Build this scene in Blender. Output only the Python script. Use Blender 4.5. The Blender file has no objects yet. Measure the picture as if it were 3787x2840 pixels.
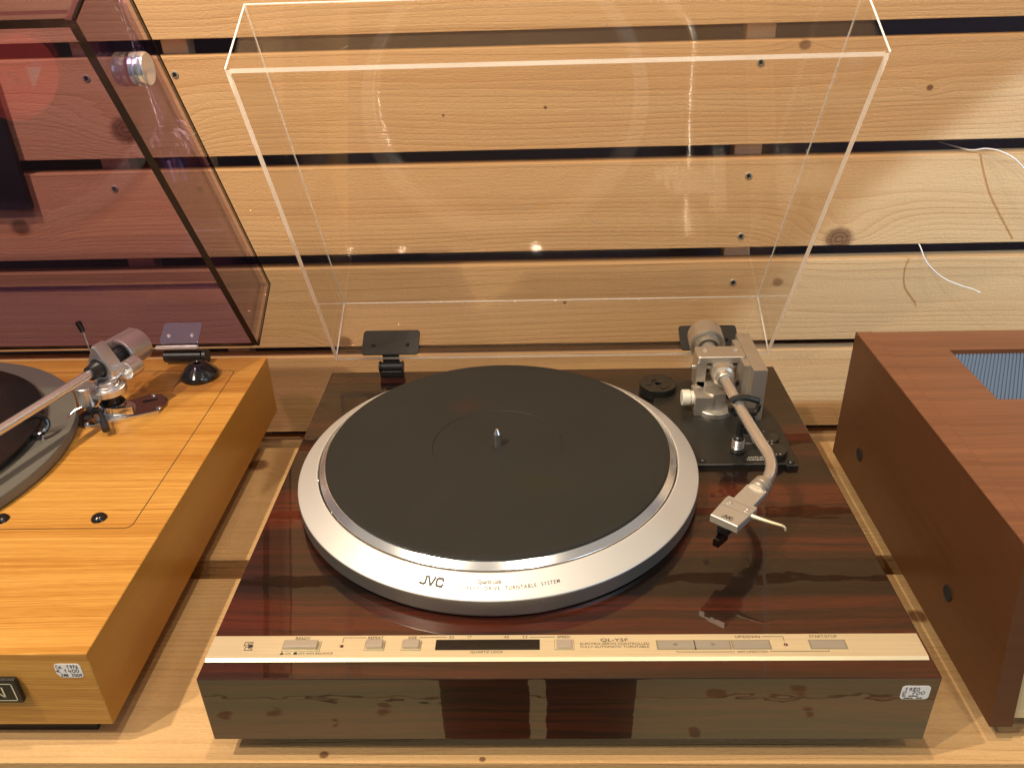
import bpy, bmesh, math, random
from mathutils import Vector, Matrix
R = math.radians
random.seed(7)
SC = bpy.context.scene
COL = SC.collection

# ------------------------------------------------------------------ camera
cam_d = bpy.data.cameras.new("camera")
cam_d.sensor_width = 36.0
cam_d.lens = 28.93
cam_d.clip_start = 0.01
cam_d.clip_end = 100
cam = bpy.data.objects.new("camera", cam_d)
COL.objects.link(cam)
cam.location = (-0.01364, -0.36235, 0.41571)
cam.rotation_euler = (1.06098, 0.02764, 0.02106)
SC.camera = cam

# ------------------------------------------------------------------ world, lamps, exposure
W = bpy.data.worlds.new("World")
SC.world = W
W.use_nodes = True
bg = W.node_tree.nodes["Background"]
bg.inputs[0].default_value = (1.0, 0.93, 0.88, 1)
bg.inputs[1].default_value = 0.24

def aim(o, target):
    d = Vector(target) - o.location
    o.rotation_euler = d.to_track_quat('-Z', 'Y').to_euler()

def spot(name, loc, target, energy, color, size=R(100), blend=0.6, radius=0.03):
    l = bpy.data.lights.new(name, 'SPOT')
    l.energy = energy; l.color = color; l.spot_size = size; l.spot_blend = blend
    l.shadow_soft_size = radius
    o = bpy.data.objects.new(name, l); COL.objects.link(o)
    o.location = loc; aim(o, target)
    return o

WARM = (1.0, 0.84, 0.64)
spot("ceiling_and_fill_spot", (-0.84, -0.26, 1.60), (-0.20, 0.42, 0.05), 84, WARM, R(120), 0.8, 0.018)
cl = bpy.data.lights.new("ceiling_lamp", 'AREA'); cl.shape = 'DISK'; cl.size = 0.036; cl.energy = 9; cl.color = WARM
co = bpy.data.objects.new("ceiling_lamp", cl); COL.objects.link(co); co.location = (-0.013, 0.012, 1.60); aim(co, (0.0, 0.35, 0.05))
spot("ceiling_and_fill_spot", (-1.02, -0.72, 1.60), (-0.15, 0.40, 0.08), 70, WARM, R(80), 0.7, 0.015)
spot("ceiling_and_fill_spot", (0.45, -1.0, 1.90), (0.20, 0.50, 0.15), 25, WARM, R(80), 0.8, 0.05)  # added fill from the front right, not a ceiling lamp
spot("window_spot", (1.45, -0.38, 0.75), (0.97, 0.56, -0.11), 100, (0.46, 0.72, 1.0), R(51), 0.10, 0.012)
spot("floor_fill_spot", (0.1, -1.6, 1.3), (0.0, -1.25, -1.1), 500, (1.0, 0.87, 0.64), R(62), 0.3, 0.05)  # added spot, brightens the floor mirrored in the lacquered front
wl = bpy.data.lights.new("window_light", 'AREA')   # daylight from the shop window at the front right
wl.shape = 'RECTANGLE'; wl.size = 0.9; wl.size_y = 1.3; wl.energy = 15; wl.color = (0.58, 0.79, 1.0)
wo = bpy.data.objects.new("window_light", wl); COL.objects.link(wo)
wo.location = (2.0, -1.5, 0.9); aim(wo, (0.1, 0.2, 0.0))

SC.view_settings.view_transform = 'Standard'
SC.view_settings.look = 'None'
SC.view_settings.exposure = 0.0
SC.view_settings.gamma = 1.0
SC.cycles.max_bounces = 10
SC.cycles.transparent_max_bounces = 32
SC.cycles.glossy_bounces = 5
SC.cycles.use_denoising = True
SC.cycles.blur_glossy = 0.0
SC.cycles.sample_clamp_indirect = 150.0

# ------------------------------------------------------------------ node helpers
class NT:
    def __init__(self, name):
        self.mat = bpy.data.materials.new(name)
        self.mat.use_nodes = True
        self.t = self.mat.node_tree
        self.n = self.t.nodes
        self.p = self.n["Principled BSDF"]
        self.out = self.n["Material Output"]
    def link(self, a, b):
        self.t.links.new(a, b)
    def put(self, sock, v):
        if isinstance(v, bpy.types.NodeSocket): self.link(v, sock)
        else: sock.default_value = v
    def m(self, op, a, b=0.0, c=0.0, clamp=False):
        n = self.n.new("ShaderNodeMath"); n.operation = op; n.use_clamp = clamp
        self.put(n.inputs[0], a); self.put(n.inputs[1], b); self.put(n.inputs[2], c)
        return n.outputs[0]
    def coord(self):
        tc = self.n.new("ShaderNodeTexCoord"); s = self.n.new("ShaderNodeSeparateXYZ")
        self.link(tc.outputs["Object"], s.inputs[0])
        return s.outputs[0], s.outputs[1], s.outputs[2]
    def vec(self, x, y, z):
        n = self.n.new("ShaderNodeCombineXYZ")
        for i, v in enumerate((x, y, z)): self.put(n.inputs[i], v)
        return n.outputs[0]
    def noise(self, v, scale=1.0, detail=2.0, rough=0.5, dist=0.0):
        n = self.n.new("ShaderNodeTexNoise")
        self.put(n.inputs["Vector"], v); n.inputs["Scale"].default_value = scale
        n.inputs["Detail"].default_value = detail; n.inputs["Roughness"].default_value = rough
        n.inputs["Distortion"].default_value = dist
        return n.outputs["Fac"]
    def ramp(self, fac, stops):
        n = self.n.new("ShaderNodeValToRGB"); self.put(n.inputs[0], fac)
        e = n.color_ramp.elements
        while len(e) < len(stops): e.new(0.5)
        for k, (p, c) in enumerate(stops):
            e[k].position = p; e[k].color = (*c, 1)
        return n.outputs[0]
    def mix(self, f, a, b, mode='MIX'):
        n = self.n.new("ShaderNodeMix"); n.data_type = 'RGBA'; n.blend_type = mode
        self.put(n.inputs[0], f)
        for s, v in ((n.inputs[6], a), (n.inputs[7], b)):
            if isinstance(v, tuple): v = (*v[:3], 1)
            self.put(s, v)
        return n.outputs[2]
    def bump(self, h, strength=0.2, dist=0.001):
        n = self.n.new("ShaderNodeBump"); n.inputs["Strength"].default_value = strength
        n.inputs["Distance"].default_value = dist
        self.link(h, n.inputs["Height"]); self.link(n.outputs[0], self.p.inputs["Normal"])
        return n.outputs[0]
    def set(self, **k):
        for a, v in k.items():
            s = self.p.inputs[a.replace("_", " ")]
            if isinstance(v, tuple): v = (*v[:3], 1)
            self.put(s, v)
        return self

def pine(name, seed, t_axis, tc, knots=(), light=(0.62, 0.380, 0.182), dark=(0.42, 0.200, 0.074),
         pith=0.030, spacing=0.0052, strength=0.46, tint=1.0, wob=0.009, rough=0.62):
    """plain-sawn softwood: growth rings cut along X; t is the way across the face"""
    N = NT(name)
    x, y, z = N.coord()
    t, d = (z, y) if t_axis == 'z' else (y, z)
    s = seed * 7.31
    lo = N.noise(N.vec(N.m('MULTIPLY_ADD', x, 1.3, s), N.m('MULTIPLY', t, 3.0), s * .3), 1.0, 2.0)
    lo2 = N.noise(N.vec(N.m('MULTIPLY_ADD', x, 7.0, s + 3), N.m('MULTIPLY', t, 18.0), s), 1.0, 2.0)
    tt = N.m('MULTIPLY_ADD', N.m('SUBTRACT', lo, 0.5), wob * 6, t)
    tt = N.m('MULTIPLY_ADD', N.m('SUBTRACT', lo2, 0.5), wob * 0.55, tt)
    core_all = None; ring_k = None
    for (kx, kt, kr) in knots:
        dx = N.m('SUBTRACT', x, kx); dt = N.m('SUBTRACT', t, kt)
        big = kr > 0.003
        if big:
            e = N.m('ADD', N.m('POWER', N.m('DIVIDE', dx, kr * 4.4), 2.0), N.m('POWER', N.m('DIVIDE', dt, kr * 2.5), 2.0))
            g = N.m('EXPONENT', N.m('MULTIPLY', e, -1.0))
            tt = N.m('MULTIPLY_ADD', g, kr * 2.5 * (1 if kt < tc else -1), tt)
        wv = N.noise(N.vec(N.m('MULTIPLY', x, 300), N.m('MULTIPLY', t, 300), seed), 0.5, 1.0)
        q = N.m('SQRT', N.m('ADD', N.m('POWER', N.m('MULTIPLY', dx, 0.85), 2.0), N.m('POWER', dt, 2.0)))
        q = N.m('MULTIPLY_ADD', N.m('SUBTRACT', wv, .5), kr * .28, q)
        core = N.m('SUBTRACT', 1.0, N.m('DIVIDE', N.m('SUBTRACT', q, kr * .72), kr * .45), clamp=True)
        rr = N.m('MULTIPLY', N.m('FRACT', N.m('DIVIDE', q, kr * .3)), core)
        core_all = core if core_all is None else N.m('MAXIMUM', core_all, core)
        ring_k = rr if ring_k is None else N.m('MAXIMUM', ring_k, rr)
    a = N.m('SUBTRACT', tt, tc)
    r = N.m('SQRT', N.m('ADD', N.m('POWER', a, 2.0), N.m('POWER', N.m('ADD', d, pith), 2.0)))
    ph = N.m('DIVIDE', r, spacing)
    jit = N.noise(N.vec(N.m('MULTIPLY', x, 2.0), N.m('MULTIPLY', t, 60.0), s), 1.0, 1.0)
    ph = N.m('MULTIPLY_ADD', jit, 1.5, ph)
    f = N.m('FRACT', ph)
    late = N.m('POWER', f, 3.0)
    late = N.m('MULTIPLY', late, N.m('SUBTRACT', 1.0, N.m('POWER', f, 40.0)))
    amp = N.noise(N.vec(N.m('MULTIPLY', x, 1.5), N.m('MULTIPLY', ph, 0.37), s + 9), 1.0, 1.0)
    late = N.m('MULTIPLY', late, N.m('MULTIPLY_ADD', amp, 1.9, -0.15), clamp=True)
    col = N.mix(N.m('MULTIPLY', late, strength), light, dark)
    # broad bands, fibres, blotches
    band = N.noise(N.vec(N.m('MULTIPLY_ADD', x, 0.6, s), N.m('MULTIPLY', r, 55.0), s), 1.0, 3.0)
    col = N.mix(N.m('MULTIPLY', N.m('SUBTRACT', band, 0.38), 1.1, clamp=True), col, (dark[0]*1.22, dark[1]*1.22, dark[2]*1.2))
    fib = N.noise(N.vec(N.m('MULTIPLY', x, 14.0), N.m('MULTIPLY', t, 900.0), N.m('MULTIPLY', d, 900.0)), 1.0, 2.0, 0.7)
    saw = N.noise(N.vec(N.m('MULTIPLY', x, 260.0), N.m('MULTIPLY', t, 420.0), N.m('MULTIPLY', d, 420)), 1.0, 3.0, 0.65)
    shade = N.m('ADD', N.m('MULTIPLY_ADD', N.m('SUBTRACT', fib, .5), 0.34, 1.0), N.m('MULTIPLY', N.m('SUBTRACT', saw, .5), 0.20))
    shade = N.m('MULTIPLY', shade, tint)
    col = N.mix(1.0, col, N.vec(shade, shade, shade), 'MULTIPLY')
    if core_all is not None:
        kc = N.mix(ring_k, (0.26, 0.12, 0.05), (0.09, 0.035, 0.015))
        col = N.mix(N.m('MULTIPLY', core_all, 0.92), col, kc)
    N.set(Base_Color=col, Roughness=rough)
    N.p.inputs["Specular IOR Level"].default_value = 0.25
    h = N.m('ADD', N.m('MULTIPLY', fib, 0.45), N.m('ADD', N.m('MULTIPLY', saw, 0.9), N.m('MULTIPLY', late, -0.5)))
    N.bump(h, 0.62, 0.0010)
    return N.mat

def rosewood(name):
    N = NT(name); x, y, z = N.coord()
    t = N.m('SUBTRACT', y, z)
    w = N.noise(N.vec(N.m('MULTIPLY', x, 2.4), N.m('MULTIPLY', t, 7.0), 2.0), 1.0, 3.0)
    w2 = N.noise(N.vec(N.m('MULTIPLY', x, 14.0), N.m('MULTIPLY', t, 160.0), 5.0), 1.0, 3.0, .65)
    tt = N.m('MULTIPLY_ADD', N.m('SUBTRACT', w, .5), 0.040, t)
    tt = N.m('MULTIPLY_ADD', N.m('SUBTRACT', w2, .5), 0.006, tt)
    a = N.noise(N.vec(N.m('MULTIPLY_ADD', x, 0.45, 4.1), N.m('MULTIPLY', tt, 14.0), 0.7), 1.0, 3.0, 0.55)
    b = N.noise(N.vec(N.m('MULTIPLY_ADD', x, 2.4, 1.3), N.m('MULTIPLY', tt, 150.0), 3.7), 1.0, 4.0, 0.65)
    c = N.noise(N.vec(N.m('MULTIPLY', x, 40.0), N.m('MULTIPLY', tt, 1100.0), 3.7), 1.0, 3.0, 0.65)
    f = N.m('ADD', N.m('MULTIPLY', a, 0.74), N.m('MULTIPLY', b, 0.26))
    col = N.ramp(f, [(0.34, (0.005, 0.0035, 0.003)), (0.45, (0.012, 0.006, 0.004)), (0.49, (0.030, 0.009, 0.005)),
                     (0.525, (0.066, 0.013, 0.006)), (0.56, (0.078, 0.015, 0.006)), (0.595, (0.018, 0.007, 0.004)), (0.70, (0.006, 0.004, 0.003))])
    col = N.mix(N.m('MULTIPLY', N.m('SUBTRACT', b, 0.52), 4.0, clamp=True), col, (0.006, 0.004, 0.003))
    sh = N.m('MULTIPLY_ADD', N.m('SUBTRACT', c, .5), 1.3, 1.0)
    col = N.mix(1.0, col, N.vec(sh, sh, sh), 'MULTIPLY')
    N.set(Base_Color=col, Roughness=0.30)
    N.p.inputs["Specular IOR Level"].default_value = 0.2
    N.p.inputs["Coat Weight"].default_value = 1.0
    N.p.inputs["Coat Roughness"].default_value = 0.012
    N.p.inputs["Coat IOR"].default_value = 1.54
    n2 = N.noise(N.vec(N.m('MULTIPLY', x, 26), N.m('MULTIPLY', t, 60), 0), 1.0, 2.0)
    bn = N.n.new("ShaderNodeBump"); bn.inputs["Strength"].default_value = 0.07; bn.inputs["Distance"].default_value = 0.001
    N.link(n2, bn.inputs["Height"]); N.link(bn.outputs[0], N.p.inputs["Coat Normal"])
    return N.mat

def veneer(name, lt, dk, t_mode, seed, fine=420.0, band=38.0, rough=0.33, amt=0.75, spec=0.4, along='x', coat=0.15):
    """fine straight-grained veneer (teak, walnut)"""
    N = NT(name); x, y, z = N.coord()
    u = x if along == 'x' else y
    t = {'yz': N.m('SUBTRACT', y, z), 'z': z, 'xz': N.m('SUBTRACT', x, z)}[t_mode]
    w = N.noise(N.vec(N.m('MULTIPLY', u, 2.5), N.m('MULTIPLY', t, 9.0), seed), 1.0, 2.0)
    tt = N.m('MULTIPLY_ADD', N.m('SUBTRACT', w, .5), 0.022, t)
    a = N.noise(N.vec(N.m('MULTIPLY_ADD', u, 1.2, seed), N.m('MULTIPLY', tt, band), seed), 1.0, 3.0, 0.6)
    b = N.noise(N.vec(N.m('MULTIPLY_ADD', u, 5.0, seed), N.m('MULTIPLY', tt, fine), seed * 2), 1.0, 2.0, 0.6)
    c = N.noise(N.vec(N.m('MULTIPLY', u, 45.0), N.m('MULTIPLY', tt, 1300.0), seed), 1.0, 2.0, 0.6)
    f = N.m('ADD', N.m('MULTIPLY', a, 0.36), N.m('ADD', N.m('MULTIPLY', b, 0.46), N.m('MULTIPLY', c, 0.26)))
    f = N.m('MULTIPLY', N.m('SUBTRACT', f, 0.36), 3.0 * amt, clamp=True)
    col = N.mix(f, lt, dk)
    N.set(Base_Color=col, Roughness=rough)
    N.p.inputs["Specular IOR Level"].default_value = spec
    N.p.inputs["Coat Weight"].default_value = coat
    N.p.inputs["Coat Roughness"].default_value = 0.12
    N.bump(N.m('ADD', b, c), 0.10, 0.0004)
    return N.mat

def plain(name, col, rough=0.4, metal=0.0, spec=0.5, grain=0.0, gs=900.0, coat=0.0, bump=0.0):
    N = NT(name)
    N.set(Base_Color=col, Roughness=rough, Metallic=metal)
    N.p.inputs["Specular IOR Level"].default_value = spec
    N.p.inputs["Coat Weight"].default_value = coat
    N.p.inputs["Coat Roughness"].default_value = 0.05
    if grain or bump:
        x, y, z = N.coord()
        g = N.noise(N.vec(x, y, z), gs, 2.0, 0.6)
        lo = N.noise(N.vec(x, y, z), gs * .04, 2.0, 0.6)
        sh = N.m('ADD', N.m('MULTIPLY_ADD', N.m('SUBTRACT', g, .5), grain * 2, 1.0), N.m('MULTIPLY', N.m('SUBTRACT', lo, .5), grain * 1.2))
        N.set(Base_Color=N.mix(1.0, col, N.vec(sh, sh, sh), 'MULTIPLY'))
        N.set(Roughness=N.m('MULTIPLY_ADD', N.m('SUBTRACT', lo, .5), grain * 1.2, rough))
        if bump: N.bump(g, bump, 0.0003)
    return N.mat

def brushed(name, col, rough, metal, axis='x', amt=0.16):
    N = NT(name); x, y, z = N.coord()
    v = N.vec(N.m('MULTIPLY', x, 18), N.m('MULTIPLY', y, 1600), N.m('MULTIPLY', z, 1600)) if axis == 'x' else \
        N.vec(N.m('MULTIPLY', x, 1600), N.m('MULTIPLY', y, 18), N.m('MULTIPLY', z, 1600))
    g = N.noise(v, 1.0, 2.0, .6)
    sh = N.m('MULTIPLY_ADD', N.m('SUBTRACT', g, .5), amt * 2, 1.0)
    N.set(Base_Color=N.mix(1.0, col, N.vec(sh, sh, sh), 'MULTIPLY'), Metallic=metal)
    N.set(Roughness=N.m('MULTIPLY_ADD', N.m('SUBTRACT', g, .5), amt, rough))
    return N.mat

def turned(name, col, rough, metal, cx=0.0, cy=0.0, aniso=0.85):
    """lathe-turned metal: streaks run round the axis"""
    N = NT(name); x, y, z = N.coord()
    r = N.m('SQRT', N.m('ADD', N.m('POWER', N.m('SUBTRACT', x, cx), 2.0), N.m('POWER', N.m('SUBTRACT', y, cy), 2.0)))
    g = N.noise(N.vec(N.m('MULTIPLY', r, 2500), N.m('MULTIPLY', z, 2500), 0), 1.0, 2.0, .6)
    sh = N.m('MULTIPLY_ADD', N.m('SUBTRACT', g, .5), 0.2, 1.0)
    N.set(Base_Color=N.mix(1.0, col, N.vec(sh, sh, sh), 'MULTIPLY'), Metallic=metal, Roughness=rough)
    N.p.inputs["Anisotropic"].default_value = aniso
    tg = N.n.new("ShaderNodeTangent"); tg.direction_type = 'RADIAL'; tg.axis = 'Z'
    N.link(tg.outputs[0], N.p.inputs["Tangent"])
    return N.mat

def acrylic(name, tint, refl=1.0, dust=0.0):
    N = NT(name)
    tr = N.n.new("ShaderNodeBsdfTransparent"); tr.inputs[0].default_value = (*tint, 1)
    gl = N.n.new("ShaderNodeBsdfGlossy"); gl.inputs["Roughness"].default_value = 0.012
    geo = N.n.new("ShaderNodeNewGeometry")
    dot = N.n.new("ShaderNodeVectorMath"); dot.operation = 'DOT_PRODUCT'
    N.link(geo.outputs["Normal"], dot.inputs[0]); N.link(geo.outputs["Incoming"], dot.inputs[1])
    c = N.m('SUBTRACT', 1.0, N.m('ABSOLUTE', dot.outputs["Value"]), clamp=True)
    fr = N.m('MULTIPLY', N.m('MULTIPLY_ADD', N.m('POWER', c, 5.0), 0.96, 0.04), refl)
    mx = N.n.new("ShaderNodeMixShader")
    N.link(fr, mx.inputs[0]); N.link(tr.outputs[0], mx.inputs[1]); N.link(gl.outputs[0], mx.inputs[2])
    res = mx.outputs[0]
    if dust:
        x, y, z = N.coord()
        g = N.noise(N.vec(x, y, z), 9.0, 4.0, .65)
        df = N.n.new("ShaderNodeBsdfDiffuse"); df.inputs[0].default_value = (.85, .8, .75, 1)
        m2 = N.n.new("ShaderNodeMixShader")
        N.link(N.m('MULTIPLY', N.m('SUBTRACT', g, .35), dust * 2, clamp=True), m2.inputs[0])
        N.link(res, m2.inputs[1]); N.link(df.outputs[0], m2.inputs[2]); res = m2.outputs[0]
    N.n.remove(N.p)
    N.link(res, N.out.inputs[0])
    return N.mat

def acrylic_edge(name, col, alpha, rough=0.25, gloss=.22, up=False):
    """sawn edge of an acrylic sheet: frosted, up imitates light piped through the sheet"""
    N = NT(name)
    x, y, z = N.coord()
    g = N.noise(N.vec(x, y, z), 14.0, 4.0, .7)
    tr = N.n.new("ShaderNodeBsdfTransparent")
    df = N.n.new("ShaderNodeBsdfDiffuse"); df.inputs[0].default_value = (*col, 1)
    tl = N.n.new("ShaderNodeBsdfTranslucent"); tl.inputs[0].default_value = (*col, 1)
    if up:   # turned normals catch the overhead lamps, imitating light piped to the edge
        nv = N.n.new("ShaderNodeCombineXYZ"); nv.inputs[1].default_value = -.30; nv.inputs[2].default_value = -.95; N.link(nv.outputs[0], tl.inputs["Normal"])
    gl = N.n.new("ShaderNodeBsdfGlossy"); gl.inputs["Roughness"].default_value = rough
    if up:
        nu = N.n.new("ShaderNodeCombineXYZ"); nu.inputs[1].default_value = -.45; nu.inputs[2].default_value = .89; N.link(nu.outputs[0], df.inputs["Normal"])
        a = N.n.new("ShaderNodeAddShader"); N.link(df.outputs[0], a.inputs[0]); N.link(tl.outputs[0], a.inputs[1])
    else:
        a = N.n.new("ShaderNodeMixShader"); a.inputs[0].default_value = .5
        N.link(df.outputs[0], a.inputs[1]); N.link(tl.outputs[0], a.inputs[2])
    b = N.n.new("ShaderNodeMixShader"); b.inputs[0].default_value = gloss
    N.link(a.outputs[0], b.inputs[1]); N.link(gl.outputs[0], b.inputs[2])
    m = N.n.new("ShaderNodeMixShader")
    N.link(N.m('MULTIPLY_ADD', N.m('SUBTRACT', g, .5), .7, alpha, clamp=True), m.inputs[0])
    N.link(tr.outputs[0], m.inputs[1]); N.link(b.outputs[0], m.inputs[2])
    N.n.remove(N.p); N.link(m.outputs[0], N.out.inputs[0])
    return N.mat

# ------------------------------------------------------------------ mesh helpers (world coordinates)
def box(bm, x0, x1, y0, y1, z0, z1, bev=0.0, seg=2, M=None):
    r = bmesh.ops.create_cube(bm, size=1.0)
    vs = r["verts"]
    for v in vs:
        v.co = Vector(((x0 + x1) / 2 + v.co.x * (x1 - x0), (y0 + y1) / 2 + v.co.y * (y1 - y0), (z0 + z1) / 2 + v.co.z * (z1 - z0)))
    es = list({e for v in vs for e in v.link_edges})
    if bev > 0:
        rr = bmesh.ops.bevel(bm, geom=es, offset=bev, segments=seg, profile=0.6, affect='EDGES', clamp_overlap=True)
        vs = list({v for f in rr["faces"] for v in f.verts} | {v for v in vs if v.is_valid})
    if M is not None:
        for v in vs: v.co = M @ v.co
    return vs

def lathe(bm, prof, center, seg=96, axis=None, cap0=True, cap1=True, mi=0):
    """profile [(r, h)] turned round an axis through center"""
    ax = Vector(axis or (0, 0, 1)).normalized()
    q = Vector((0, 0, 1)).rotation_difference(ax)
    c = Vector(center); rings = []
    for (r, h) in prof:
        rings.append([bm.verts.new(c + q @ Vector((r * math.cos(2 * math.pi * k / seg), r * math.sin(2 * math.pi * k / seg), h))) for k in range(seg)])
    for a, b in zip(rings, rings[1:]):
        for k in range(seg):
            f = bm.faces.new((a[k], a[(k + 1) % seg], b[(k + 1) % seg], b[k])); f.material_index = mi
    if cap0: bm.faces.new(list(reversed(rings[0]))).material_index = mi
    if cap1: bm.faces.new(rings[-1]).material_index = mi

def cyl(bm, p0, p1, r, seg=32, r1=None, bev=0.0):
    p0 = Vector(p0); p1 = Vector(p1); L = (p1 - p0).length; r1 = r if r1 is None else r1
    if bev: prof = [(r - bev, 0), (r, bev), (r1, L - bev), (r1 - bev, L)]
    else: prof = [(r, 0), (r1, L)]
    lathe(bm, prof, p0, seg, p1 - p0)

def smooth_path(pts, n=6):
    P = [Vector(p) for p in pts]; out = []
    for i in range(len(P) - 1):
        a = P[max(i - 1, 0)]; b = P[i]; c = P[i + 1]; d = P[min(i + 2, len(P) - 1)]
        for k in range(n):
            t = k / n
            out.append(0.5 * ((2 * b) + (c - a) * t + (2 * a - 5 * b + 4 * c - d) * t * t + (3 * b - a - 3 * c + d) * t ** 3))
    out.append(P[-1]); return out

def tube(bm, pts, r, seg=16, smooth=6, radii=None):
    P = smooth_path(pts, smooth) if smooth > 1 else [Vector(p) for p in pts]
    rings = []; nrm = None
    for i, p in enumerate(P):
        tg = (P[min(i + 1, len(P) - 1)] - P[max(i - 1, 0)]).normalized()
        if nrm is None:
            nrm = tg.orthogonal().normalized()
        else:
            nrm = (nrm - tg * nrm.dot(tg)).normalized()
        bn = tg.cross(nrm)
        rr = r if radii is None else radii[0] + (radii[1] - radii[0]) * i / (len(P) - 1)
        rings.append([bm.verts.new(p + (nrm * math.cos(2 * math.pi * k / seg) + bn * math.sin(2 * math.pi * k / seg)) * rr) for k in range(seg)])
    for a, b in zip(rings, rings[1:]):
        for k in range(seg): bm.faces.new((a[k], a[(k + 1) % seg], b[(k + 1) % seg], b[k]))
    bm.faces.new(list(reversed(rings[0]))); bm.faces.new(rings[-1])

def prism(bm, pts, z0, z1, M=None, bev=0.0):
    """polygon in XY pulled up from z0 to z1; M maps it to world"""
    lo = [bm.verts.new((x, y, z0)) for x, y in pts]; hi = [bm.verts.new((x, y, z1)) for x, y in pts]
    n = len(pts); fs = [bm.faces.new(list(reversed(lo))), bm.faces.new(hi)]
    for k in range(n): fs.append(bm.faces.new((lo[k], lo[(k + 1) % n], hi[(k + 1) % n], hi[k])))
    bmesh.ops.recalc_face_normals(bm, faces=fs)
    vs = lo + hi
    if bev:
        es = [e for e in {e for v in hi for e in v.link_edges} if e.verts[0] in hi and e.verts[1] in hi]
        rr = bmesh.ops.bevel(bm, geom=es, offset=bev, segments=1, affect='EDGES', clamp_overlap=True)
        vs = list({v for f in rr["faces"] for v in f.verts} | {v for v in vs if v.is_valid})
    if M is not None:
        for v in vs: v.co = M @ v.co

def rrect(x0, x1, y0, y1, r, n=5):
    pts = []
    for cx, cy, a in ((x1 - r, y0 + r, -90), (x1 - r, y1 - r, 0), (x0 + r, y1 - r, 90), (x0 + r, y0 + r, 180)):
        for k in range(n + 1):
            t = R(a + 90 * k / n); pts.append((cx + r * math.cos(t), cy + r * math.sin(t)))
    return pts

def ribbon(bm, pts, w, M, z=0.0):
    """flat pen stroke"""
    P = [Vector((p[0], p[1])) for p in pts]
    for a, b in zip(P, P[1:]):
        d = (b - a)
        if d.length < 1e-9: continue
        d = d.normalized(); n = Vector((-d.y, d.x)) * w / 2; e = d * w * .45
        q = [a - e - n, b + e - n, b + e + n, a - e + n]
        bm.faces.new([bm.verts.new(M @ Vector((v.x, v.y, z))) for v in q])

def finish(name, bm, mat, parent=None, root=None, angle=35, smooth=True):
    bmesh.ops.recalc_face_normals(bm, faces=bm.faces) if name not in FLAT else None
    me = bpy.data.meshes.new(name); bm.to_mesh(me); bm.free()
    for m in (mat if isinstance(mat, (list, tuple)) else [mat]): me.materials.append(m)
    if smooth:
        me.shade_smooth(); me.set_sharp_from_angle(angle=R(angle))
    if root is not None: me.transform(Matrix.Translation(-root.location))
    o = bpy.data.objects.new(name, me); COL.objects.link(o)
    if parent is not None: o.parent = parent
    if smooth:
        wn = o.modifiers.new("weighted_normal", 'WEIGHTED_NORMAL'); wn.keep_sharp = True; wn.weight = 100
    return o
FLAT = {"scratch", "lettering", "emblem", "handwriting", "printed_line"}

def thing(name, label, cat, loc, group=None):
    o = bpy.data.objects.new(name, None); COL.objects.link(o); o.location = loc
    o.empty_display_size = .02
    o['label'] = label; o['category'] = cat
    if group: o['group'] = group
    return o
def tag(o, label, cat, group=None):
    o['label'] = label; o['category'] = cat
    if group: o['group'] = group
    return o
def recentre(o, loc):
    loc = Vector(loc); o.data.transform(Matrix.Translation(-loc)); o.location = loc
    return o
def BM(): return bmesh.new()

def glyphs(s, width, height, spacing=1.0, bold=0.0):
    """flat outline of a line of text scaled to width x height with its lower left at 0,0"""
    cu = bpy.data.curves.new("t", 'FONT'); cu.body = s; cu.size = 1.0; cu.space_character = spacing
    cu.resolution_u = 3; cu.offset = bold
    ob = bpy.data.objects.new("t", cu); COL.objects.link(ob)
    dg = bpy.context.evaluated_depsgraph_get(); dg.update()
    me = bpy.data.meshes.new_from_object(ob.evaluated_get(dg))
    bpy.data.objects.remove(ob); bpy.data.curves.remove(cu)
    bm = BM(); bm.from_mesh(me); bpy.data.meshes.remove(me)
    xs = [v.co.x for v in bm.verts]; ys = [v.co.y for v in bm.verts]
    x0, x1, y0, y1 = min(xs), max(xs), min(ys), max(ys)
    for v in bm.verts:
        v.co = Vector(((v.co.x - x0) / (x1 - x0) * width, (v.co.y - y0) / (y1 - y0) * height, 0))
    return bm

def join_bm(dst, src, M=None, fn=None):
    mp = {}
    for v in src.verts:
        co = v.co.copy()
        if fn: co = fn(co)
        if M is not None: co = M @ co
        mp[v] = dst.verts.new(co)
    for f in src.faces: dst.faces.new([mp[v] for v in f.verts])
    src.free()

# ------------------------------------------------------------------ shared materials
ALU = brushed("champagne_aluminium", (0.78, 0.67, 0.44), 0.40, 0.60)
SATIN = plain("satin_silver_paint", (0.56, 0.51, 0.44), 0.36, 0.80, grain=0.05, gs=2500)
CHROME = plain("chrome", (0.82, 0.82, 0.84), 0.07, 1.0)
STEEL = plain("satin_steel", (0.72, 0.71, 0.70), 0.30, 0.9, grain=0.04)
BLACKP = plain("black_plastic", (0.014, 0.014, 0.014), 0.38, grain=0.08)
BLACKG = plain("black_gloss", (0.008, 0.008, 0.008), 0.08)
BLACKM = plain("black_painted_metal", (0.018, 0.017, 0.015), 0.42, grain=0.15, gs=1200)
INK = plain("dark_print", (0.02, 0.018, 0.016), 0.6)
SOFTINK = plain("brown_print", (0.075, 0.058, 0.035), 0.6)
WHITEP = plain("white_print", (0.75, 0.73, 0.66), 0.6)
PENCIL = plain("pencil", (0.17, 0.17, 0.18), 0.8)
PAPER = plain("paper_label", (0.83, 0.82, 0.82), 0.6, grain=0.03, gs=400)
SCREW = plain("zinc_screw", (0.40, 0.35, 0.27), 0.45, 0.35, grain=0.10)
DARKHOLE = plain("dark_recess", (0.012, 0.010, 0.008), 0.8)

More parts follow.
